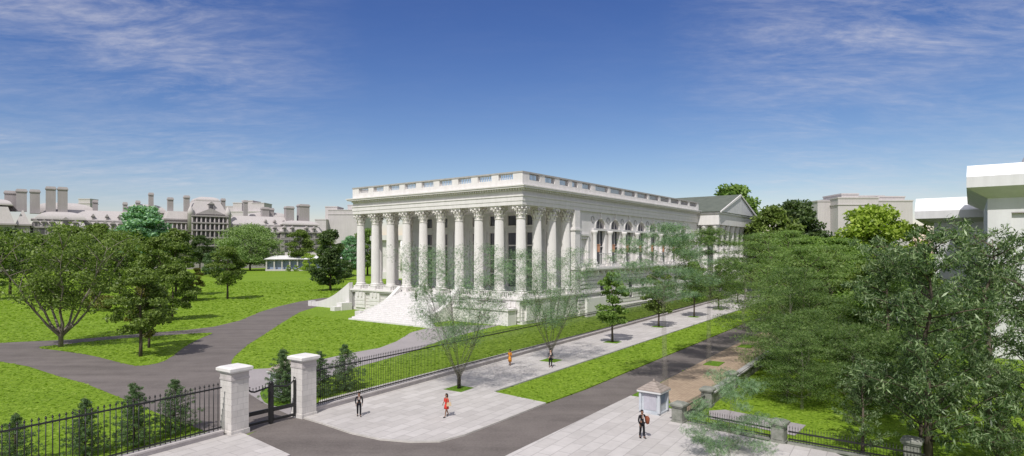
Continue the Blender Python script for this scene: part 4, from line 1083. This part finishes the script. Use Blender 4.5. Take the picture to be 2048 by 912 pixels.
# right side of the street
plant(P['high'], (21.0, 64.0), 'see through layered tree in the nearer bed of the brick pavement', 1.0, leafm=LM['half'], barkm=M['faintbark'])
plant(P['layer2'], (29.4, 76.0), 'translucent layered tree in the farther bed of the brick pavement', 1.0, leafm=LM['half'], barkm=M['faintbark'])
plant(P['high'], (13.4, 52.6), 'faint see through tree growing beside the right booth', 1.0, leafm=LM['faint'], barkm=M['faintbark'])
for i, (x, y, s, pr_, lm) in enumerate(((38, 89, 1.05, 'layer2', None), (47, 102, 1.1, 'layer2', None), (56, 116, 1.1, 'layer', None), (66, 131, 1.15, 'layer', None), (76, 146, 1.2, 'round2', None), (88, 165, 1.2, 'layer', None),
                                 (25.5, 55, .80, 'layer', 'half'), (31.5, 64.5, .95, 'layer', 'soft'), (39, 75, 1.0, 'round', 'olive'), (46.5, 86, 1.05, 'layer', None), (54, 97, 1.1, 'round2', 'fresh'), (63, 109, 1.15, 'layer', 'olive'),
                                 (31, 50, .75, 'layer', 'half'), (38, 61, .9, 'round2', 'olive'), (47, 72, .9, 'round2', 'olive'), (22.0, 45.5, .45, 'layer', 'half'), (27.5, 44, .5, 'round2', 'half'), (70, 152, 1.3, 'layer', None), (58, 88, .8, 'layer', 'yellow'),
 (24.5, 49.5, .55, 'layer', 'half'), (34.5, 56, .8, 'round2', 'fresh'), (29.0, 58.5, .7, 'layer', 'half'), (36, 68, .9, 'layer2', 'soft'), (45, 79, .9, 'layer', 'fresh'), (42, 66, .85, 'round', 'dark'), (50, 91, 1.05, 'layer', None))):
    lb = ['layered green tree at the far end of the brick pavement', 'layered tree second beyond the brick pavement', 'layered tree right of the far portico columns', 'tree hiding the right end of the pediment building', 'tree under the dark far crown', 'far tree below the bright green crown',
          'layered tree just behind the low pavement wall, near end', 'layered tree just behind the low pavement wall, farther back', 'olive layered tree in the middle of the right grove', 'fresh green tree in the middle of the right grove', 'fresh rounded tree toward the back of the right grove', 'olive tree at the back of the right grove',
          'olive layered tree low in the right grove, left of the dark leafy tree', 'bright layered tree in the right grove, left of the dark leafy tree', 'olive tree in front of the pale annex', 'small layered tree behind the short iron fence', 'small olive tree right of the service pad', 'tall far tree behind the right grove', 'yellow green layered tree between the grove and the annex',
 'small pale layered tree on the grass just behind the service pad', 'bright layered tree in the grove between the wall and the dark leafy tree', 'soft pale tree against the low wall, middle of its length', 'soft pale tree against the far part of the low wall', 'bright green tree deep in the middle of the right grove', 'fresh layered tree just left of the dark narrow leaved trees', 'layered tree deep in the right grove, behind the bright one'][i]
    plant(P[pr_], (x, y), lb, s, leafm=LM[lm] if lm else None, barkm=M['faintbark'] if lm == 'half' else None, group='grove of trees right of the street')
plant(P['big'], (76, 205), 'bright green tall crown rising right behind the pediment', 1.28, leafm=LM['fresh'])
plant(P['big'], (84, 178), 'dark tall tree crown against the sky, left of the stepped block', 1.0, leafm=LM['dark'])
plant(P['big'], (75, 172), 'green tree crown adjoining the dark crown on its left', .92, leafm=LM['olive'])
plant(P['round2'], (63, 104), 'tall yellow green tree in front of the stepped block', 1.62, leafm=LM['yellow'])
plant(P['bush'], (12.6, 34.8), 'faint see through shrub on the pavement in front of the short iron fence', 1.0, leafm=LM['faint'], barkm=M['faintbark'], name='shrub', cat='shrub')

for x, y, s_, lm, lb in ((22.5, 49.0, .85, 'half', 'low spreading translucent tree with branches to the grass, just right of the low wall'), (26.0, 45.6, .8, 'half', 'low spreading translucent tree behind the short iron fence'),
                         (28.5, 52.5, .9, 'half', 'low spreading pale tree in the second row behind the low wall'), (32.5, 47.5, .85, 'soft', 'low spreading tree beside the dark narrow leaved trunk'), (27.5, 61, 1., 'half', 'low spreading tree leaning over the far part of the low wall')):
    plant(P['skirt'], (x, y), lb, s_, leafm=LM[lm], barkm=M['faintbark'], group='low spreading trees right of the low wall')
# dark leafy trees, long narrow leaves (near right)
def make_willow(h, r, seed, n=9000):
    rg = random.Random(seed); tb = MB(); cen = []; rad = []
    tp = [(rg.uniform(-.1, .1)*k/2, rg.uniform(-.1, .1)*k/2, h*.95*k/7) for k in range(8)]; tp[0] = (0, 0, -.1)
    tb.tube(tp, [.26, .21, .18, .15, .11, .08, .05, .02], 9)
    for k in range(46):
        f = rg.uniform(.10, .97); z0_ = f*h*.95; i_ = int(f*7); p0_ = Vector(tp[i_]).lerp(Vector(tp[min(7, i_+1)]), f*7-i_)
        a_ = rg.uniform(0, 6.28); l_ = r*rg.uniform(.6, 1.1)*(1.05-.55*f)
        pts = [p0_]; d_ = Vector((math.cos(a_), math.sin(a_), rg.uniform(.25, .8)))
        for j in range(1, 5): pts.append(p0_+d_*l_*j/4+Vector((rg.uniform(-.15, .15), rg.uniform(-.15, .15), rg.uniform(-.1, .1))))
        tb.tube(pts, [.055, .042, .03, .02, .008], 5)
        for j in range(1, 5):
            for _ in range(2):
                q = pts[j]+Vector((rg.uniform(-.5, .5), rg.uniform(-.5, .5), rg.uniform(-.3, .45))); tb.tube([pts[j], q], [.014, .004], 4)
                cen.append(q); rad.append([.42, .42, .38])
    return tb.mesh('trunk', M['bark']), leaf_mesh('crown', cen, rad, n//len(cen), .38, .08, .3, LM['willow'], seed, droop=.9, shell=2)
W1 = make_willow(13.2, 4.6, 31, 12500); W2 = make_willow(13.5, 4.2, 32, 9500)
plant(W1, (23.6, 34), 'dark narrow leaved tree in the right foreground with its brown trunk showing', 1.0, rz=.3, name='narrow_leaved_tree')
plant(W2, (31.0, 39), 'dark narrow leaved tree in front of the pale building wall', 1.0, rz=1.3, name='narrow_leaved_tree')
plant(W1, (30.0, 48), 'dark narrow leaved tree behind and left of the foreground one', .93, rz=2.3, name='narrow_leaved_tree')
plant(W2, (28.6, 33), 'dark narrow leaved tree at the lower right edge', .82, rz=4.3, name='narrow_leaved_tree')
plant(W2, (38.5, 50), 'dark narrow leaved tree in front of the gap between the pale buildings', 1.02, rz=5.3, name='narrow_leaved_tree')
plant(W2, (20.6, 35.2), 'low dark narrow leaved sapling left of the foreground brown trunk', .42, rz=.9, name='narrow_leaved_tree')
plant(W1, (26.4, 32.6), 'low dark narrow leaved sapling right of the foreground brown trunk', .45, rz=2.9, name='narrow_leaved_tree')
plant(W2, (25.6, 37.6), 'low dark narrow leaved sapling just behind the foreground brown trunk', .5, rz=4.0, name='narrow_leaved_tree')

# ------------------------------------------------------------------ people
SKIN = cloth('skin_brown', (.22, .12, .08), .6); SKINL = cloth('skin_light', (.50, .30, .22), .6)
BLK = cloth('black_cloth', (.014, .014, .017)); CHAR = cloth('charcoal_cloth', (.04, .042, .05)); RED = cloth('red_cloth', (.55, .045, .03)); ORG = cloth('orange_cloth', (.72, .28, .03))
HAIRD = cloth('dark_hair', (.02, .013, .01)); SHOE = cloth('black_leather', (.01, .01, .01), .4); BROWN = cloth('brown_leather', (.20, .06, .03), .6); TAN = cloth('tan_leather', (.55, .42, .28), .6); WHT = cloth('white_shirt', (.7, .7, .7)); EYE = cloth('eye_dark', (.02, .015, .01), .2); GREYJ = cloth('grey_jacket', (.05, .055, .07))
def skin_mesh(name, nodes, edges, m, root=0, lv=1):
    me = bpy.data.meshes.new(name+'_sk'); me.from_pydata([n_[:3] for n_ in nodes], edges, [])
    o = bpy.data.objects.new(name+'_sk', me); COL.objects.link(o)
    md = o.modifiers.new('s', 'SKIN'); md.use_smooth_shade = True
    for i, v in enumerate(me.skin_vertices[0].data):
        r_ = nodes[i][3]; v.radius = (r_, nodes[i][4] if len(nodes[i]) > 4 else r_); v.use_root = (i == root)
    sb = o.modifiers.new('u', 'SUBSURF'); sb.levels = lv; sb.render_levels = lv
    dg = bpy.context.evaluated_depsgraph_get(); dg.update()
    out = bpy.data.meshes.new_from_object(o.evaluated_get(dg)); out.name = name
    out.materials.clear(); out.materials.append(m)
    bpy.data.objects.remove(o); return out
def person(loc, rz, label, top, bottom, skin, hair='short', stride=.0, arm=((.0, .0), (.0, .0)), dress=False, height=1.75, bag=None, z=.12):
    s = height/1.75; root = empty('person', (loc[0], loc[1], z), rz, label, 'person'); root.scale = (s, s, s)
    # facing +x ; y is left
    fem = hair == 'long'
    sw_ = .165 if fem else .195; hw = .095
    def leg(sd, fwd):
        return [(0+.0, sd*hw, .92, .085), (fwd*.45+.02, sd*(hw+.005), .50, .058), (fwd*.9-.02, sd*hw, .085+abs(min(0, fwd))*.25, .038), (fwd*.9+.13, sd*(hw+.02), .035+abs(min(0, fwd))*.15, .032)]
    def armn(sd, a):
        sh_ = (0, sd*sw_, 1.42, .052); ex, ez = a
        el = (-.03+ex*.14, sd*(sw_+.06), 1.15+ez*.02, .040); wr = (.04+ex*.34, sd*(sw_+.06-.10*max(0, ex)), .91+ez*.32, .026)
        hd = (wr[0]+.03, wr[1], wr[2]-.08+ez*.08, .030, .016)
        return [sh_, el, wr, hd]
    nodes = [(0, 0, .96, .135, .105), (0, 0, 1.12, .115, .09), (0, 0, 1.30, .135, .10), (0, 0, 1.42, .11, .08), (0, 0, 1.50, .052), (.015, 0, 1.58, .075), (.02, 0, 1.66, .088), (.01, 0, 1.735, .06)]
    ed = [(i, i+1) for i in range(7)]
    for sd, fw in ((1, stride), (-1, -stride)):
        b0 = len(nodes); nodes += leg(sd, fw); ed += [(0, b0), (b0, b0+1), (b0+1, b0+2), (b0+2, b0+3)]
    for sd, a in ((1, arm[0]), (-1, arm[1])):
        b0 = len(nodes); an = armn(sd, a); nodes += an; ed += [(3, b0), (b0, b0+1), (b0+1, b0+2), (b0+2, b0+3)]
        hx, hy, hz_ = an[3][:3]
        for j in range(4):
            b1 = len(nodes); off = -.024+.016*j; ln = (.06, .075, .07, .055)[j]
            nodes += [(hx+off, hy, hz_-.03, .009), (hx+off+.006, hy-sd*.008, hz_-.03-ln*.6, .008), (hx+off+.012, hy-sd*.022, hz_-.03-ln, .007)]; ed += [(b0+3, b1), (b1, b1+1), (b1+1, b1+2)]
        b1 = len(nodes); nodes += [(hx+.035, hy-sd*.012, hz_+.01, .010), (hx+.055, hy-sd*.02, hz_-.03, .008)]; ed += [(b0+3, b1), (b1, b1+1)]
    b1 = len(nodes); nodes += [(.115, 0, 1.635, .014)]; ed += [(6, b1)]
    for sd in (1, -1): b1 = len(nodes); nodes += [(.015, sd*.088, 1.64, .016)]; ed += [(6, b1)]
    link('body', skin_mesh('body', nodes, ed, skin), root)
    for sd in (1, -1):
        e_ = MB(); e_.ball((.098, sd*.032, 1.665), .011, 6, 4); e_.build('eye', EYE, root)
    e_ = MB(); e_.ball((.096, 0, 1.595), .02, 6, 4, (.5, 1.2, .3)); e_.build('mouth', RED, root)
    # clothes
    tn = [(0, 0, .90 if not dress else .97, .150, .12), (0, 0, 1.12, .130, .105), (0, 0, 1.30, .150, .115), (0, 0, 1.43, .122, .09)]; te = [(0, 1), (1, 2), (2, 3)]
    for sd, a in ((1, arm[0]), (-1, arm[1])):
        an = armn(sd, a); b0 = len(tn)
        tn += [(an[0][0], an[0][1], an[0][2], .066), (an[1][0], an[1][1], an[1][2], .053), tuple(Vector(an[1][:3]).lerp(Vector(an[2][:3]), .92 if not dress else .35))+(.04,)]; te += [(3, b0), (b0, b0+1), (b0+1, b0+2)]
    link('jacket' if not dress else 'dress_top', skin_mesh('jacket', tn, te, top), root)
    if dress:
        sk = MB(); n_ = 16; zl = .42 if dress == 'long' else .62
        sk.lathe([(.13, 1.0), (.17, .9), (.19, .75), (.21, zl), (.19, zl+.01)], 16); sk.v = [(x*.85+stride*.1*(1-z_), y, z_) for x, y, z_ in sk.v]; sk.build('skirt', bottom, root)
    else:
        ln = [(0, 0, .98, .14, .11)]; le = []
        for sd, fw in ((1, stride), (-1, -stride)):
            L4 = leg(sd, fw); b0 = len(ln); ln += [(L4[0][0], L4[0][1], L4[0][2], .10), (L4[1][0], L4[1][1], L4[1][2], .074), (L4[2][0], L4[2][1], L4[2][2]+.02, .06)]; le += [(0, b0), (b0, b0+1), (b0+1, b0+2)]
        link('trousers', skin_mesh('trousers', ln, le, bottom), root)
        sb = MB(); sb.box(.085, .122, -.018, .018, 1.25, 1.44); sb.build('shirt_front', WHT, root)
    for sd, fw in ((1, stride), (-1, -stride)):
        L4 = leg(sd, fw); e_ = MB(); e_.ball((L4[3][0]-.06, L4[3][1], max(.045, L4[3][2]+.01)), .1, 8, 6, (1.25, .45, .42)); e_.build('shoe', SHOE, root)
    hm = MB()
    hm.ball((-.005, 0, 1.70), .105, 12, 8, (1.0, .92, .82)); hm.v = [(x-(.035 if z_ < 1.70 and x > 0 else 0)-(.02 if x > .05 else 0), y, z_) for x, y, z_ in hm.v]
    if fem: hm.ball((-.07, 0, 1.58), .10, 10, 8, (.7, 1.05, 1.6))
    hm.build('hair', HAIRD, root)
    return root
def face(dx, dy): return math.atan2(dy, dx)
person(G(718, 836), face(.3, -1), 'man in a black suit standing on the plaza near the gate fence', BLK, BLK, SKIN, stride=.12, height=1.72, arm=((.1, 0), (.3, .1)))
p_ = person(G(893, 837), face(-.7, -.7), 'long haired woman in a red dress walking across the plaza with a tan bag', RED, RED, SKIN, 'long', stride=.26, dress=True, height=1.66, arm=((.1, 0), (.4, .3)))
person(G(1020, 733), face(-.5, -.8), 'woman in a long orange dress standing on the pavement near the fence', ORG, ORG, SKIN, 'long', stride=.08, dress='long', height=1.66, arm=((.2, .1), (.1, 0)))
person(G(1101, 737), face(.2, -1), 'man in a dark grey jacket and black trousers beside a grass square on the pavement', GREYJ, BLK, SKINL, stride=.1, height=1.8, arm=((.5, .5), (.4, .4)))
person(G(1284, 880), face(.45, -.9), 'man in a black suit holding a brown coat, standing in front of the right booth', BLK, BLK, SKIN, stride=.1, height=1.78, arm=((.9, .9), (.1, 0)))
def bag(loc, rz, label, m, w, h, d, strap, z):
    r_ = empty('shoulder_bag' if strap else 'draped_coat', (loc[0], loc[1], z), rz, label, 'bag' if strap else 'coat')
    if strap:
        b_ = MB(); b_.frustum((-w/2, w/2, -d/2, d/2), (-w*.4, w*.4, -d*.35, d*.35), 0, h); b_.build('bag_body', m, r_)
        b_ = MB(); b_.tube([(-w*.35, 0, h), (-w*.15, 0, h+.28), (w*.15, 0, h+.28), (w*.35, 0, h)], [.012]*4, 5); b_.build('strap', m, r_)
    else:
        b_ = MB(); n_ = 10; ring_ = []
        b_.lathe([(.03, 0), (.11, .06), (.14, .25), (.15, .4), (.10, .5), (.03, .53)], 12, mod=lambda i: 1+.16*math.sin(i*2.1)); b_.v = [(x*.75, y*1.25, z_) for x, y, z_ in b_.v]; b_.build('folded_cloth', m, r_)
g1 = G(893, 837); bag((g1[0]+.20, g1[1]-.20), .4, 'tan shoulder bag hanging at the side of the woman in red', TAN, .34, .26, .12, True, .95)
g1 = G(1284, 880); bag((g1[0]+.30, g1[1]-.16), .4, 'brown coat carried over the arm of the man by the right booth', BROWN, .3, .4, .1, False, 1.05)
def hall_pt(a, b): u = Vector((.607, .795)); v = Vector((-.795, .607)); p = Vector(C0)+u*a+v*b; return (p.x, p.y)
g1 = hall_pt(-4.0, 20.7); person(g1, face(-.4, -1), 'man in a black suit walking down the front steps', BLK, BLK, SKIN, stride=.15, height=1.78, z=zP*(1-5/18)-.02)
g1 = hall_pt(-.2, 22.5); person(g1, face(-.2, -1), 'man in dark clothes standing at the top of the front steps between columns', CHAR, BLK, SKIN, stride=.05, height=1.78, z=zP)

# ------------------------------------------------------------------ camera, light, sky
cam = bpy.data.cameras.new('camera'); co_ = bpy.data.objects.new('camera', cam); COL.objects.link(co_)
co_.location = (0, 0, H); co_.rotation_euler = (R(90), 0, 0)
cam.sensor_width = 36; cam.lens = 36*F/2048; cam.shift_y = (HY-456)/2048; cam.clip_end = 6000; cam.clip_start = .5
scene.camera = co_
SUN_EL, sdir = R(51), Vector((-.30, -.954))
sun = bpy.data.lights.new('sun', 'SUN'); sun.energy = 4.1; sun.angle = R(.55); sun.color = (1, .965, .92)
so = bpy.data.objects.new('sun', sun); COL.objects.link(so)
sv = Vector((sdir.x*math.cos(SUN_EL), sdir.y*math.cos(SUN_EL), math.sin(SUN_EL)))
so.rotation_euler = sv.to_track_quat('Z', 'Y').to_euler(); so.location = (0, -20, 60)
w = bpy.data.worlds.new('World'); scene.world = w; w.use_nodes = True; nt = w.node_tree
bg = nt.nodes['Background']; bg.inputs['Strength'].default_value = .1
sky = N(nt, 'ShaderNodeTexSky', sky_type='NISHITA'); sky.sun_disc = False; sky.sun_elevation = SUN_EL
sky.sun_rotation = math.atan2(sdir.x, sdir.y); sky.air_density = 1.0; sky.dust_density = .35; sky.ozone_density = 2.2; sky.altitude = 0
tc = N(nt, 'ShaderNodeTexCoord').outputs['Generated']; sp = N(nt, 'ShaderNodeSeparateXYZ'); nt.links.new(tc, sp.inputs[0])
az = N(nt, 'ShaderNodeMath', operation='ADD'); nt.links.new(sp.outputs[2], az.inputs[0]); az.inputs[1].default_value = .12
dx = N(nt, 'ShaderNodeMath', operation='DIVIDE'); nt.links.new(sp.outputs[0], dx.inputs[0]); nt.links.new(az.outputs[0], dx.inputs[1])
dy = N(nt, 'ShaderNodeMath', operation='DIVIDE'); nt.links.new(sp.outputs[1], dy.inputs[0]); nt.links.new(az.outputs[0], dy.inputs[1])
cb = N(nt, 'ShaderNodeCombineXYZ'); nt.links.new(dx.outputs[0], cb.inputs[0]); nt.links.new(dy.outputs[0], cb.inputs[1])
cn = noise(nt, 1.5, 10, .72, rotmap(nt, cb.outputs[0], R(-12), (1.0, 2.2, 1)), .5)
cn3 = noise(nt, 9, 4, .6, rotmap(nt, cb.outputs[0], R(30), (1.0, 2.0, 1)), .3)
cn2 = noise(nt, .55, 3, .5, cb.outputs[0])
cov = ramp(nt, cn.outputs[0], [(.38, (0, 0, 0)), (.70, (1, 1, 1))]).outputs[0]
cov3 = ramp(nt, cn3.outputs[0], [(.36, (.45, .45, .45)), (.64, (1, 1, 1))]).outputs[0]
cov2 = ramp(nt, cn2.outputs[0], [(.36, (.25, .25, .25)), (.60, (1, 1, 1))]).outputs[0]
ax = N(nt, 'ShaderNodeMath', operation='ABSOLUTE'); nt.links.new(sp.outputs[0], ax.inputs[0])
side = ramp(nt, ax.outputs[0], [(.22, (.04, .04, .04)), (.50, (1, 1, 1))]).outputs[0]
low = ramp(nt, sp.outputs[2], [(.03, (.15, .15, .15)), (.15, (1, 1, 1))]).outputs[0]
f1_ = mixc(nt, 1., cov, side, 'MULTIPLY'); f1_ = mixc(nt, 1., f1_, cov3, 'MULTIPLY'); f1_ = mixc(nt, 1., f1_, cov2, 'MULTIPLY'); f1_ = mixc(nt, 1., f1_, low, 'MULTIPLY')
# unseen white cloud added overhead and behind the viewer for neutral fill light
fill_top = ramp(nt, sp.outputs[2], [(.45, (0, 0, 0)), (.65, (.55, .55, .55))]).outputs[0]
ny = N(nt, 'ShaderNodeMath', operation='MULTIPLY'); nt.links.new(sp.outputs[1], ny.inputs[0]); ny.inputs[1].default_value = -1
fill_back = ramp(nt, ny.outputs[0], [(.0, (0, 0, 0)), (.3, (.55, .55, .55))]).outputs[0]
f1_ = mixc(nt, 1., f1_, fill_top, 'ADD'); f1_ = mixc(nt, 1., f1_, fill_back, 'ADD')
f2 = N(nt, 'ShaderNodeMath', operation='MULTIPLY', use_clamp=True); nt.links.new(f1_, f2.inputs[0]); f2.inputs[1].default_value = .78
# deepen the blue of the clear sky
sc_ = N(nt, 'ShaderNodeSeparateColor'); nt.links.new(sky.outputs[0], sc_.inputs[0]); cc_ = N(nt, 'ShaderNodeCombineColor')
for i_, (g_, k_) in enumerate(((1.6, 1.49), (1.42, 1.11), (1.0, .98))):
    m1 = N(nt, 'ShaderNodeMath', operation='MULTIPLY'); nt.links.new(sc_.outputs[i_], m1.inputs[0]); m1.inputs[1].default_value = .1
    m2 = N(nt, 'ShaderNodeMath', operation='POWER'); nt.links.new(m1.outputs[0], m2.inputs[0]); m2.inputs[1].default_value = g_
    m3 = N(nt, 'ShaderNodeMath', operation='MULTIPLY'); nt.links.new(m2.outputs[0], m3.inputs[0]); m3.inputs[1].default_value = k_*10
    nt.links.new(m3.outputs[0], cc_.inputs[i_])
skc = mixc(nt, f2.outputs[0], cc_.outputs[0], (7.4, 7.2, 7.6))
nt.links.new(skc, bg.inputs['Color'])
scene.view_settings.view_transform = 'Standard'; scene.view_settings.look = 'None'; scene.view_settings.gamma = 1; scene.view_settings.exposure = 0.03
scene.render.engine = 'CYCLES'
cy = scene.cycles; cy.transparent_max_bounces = 48; cy.max_bounces = 8; cy.diffuse_bounces = 5; cy.glossy_bounces = 2; cy.transmission_bounces = 2
scene.render.resolution_x = 1024; scene.render.resolution_y = 456
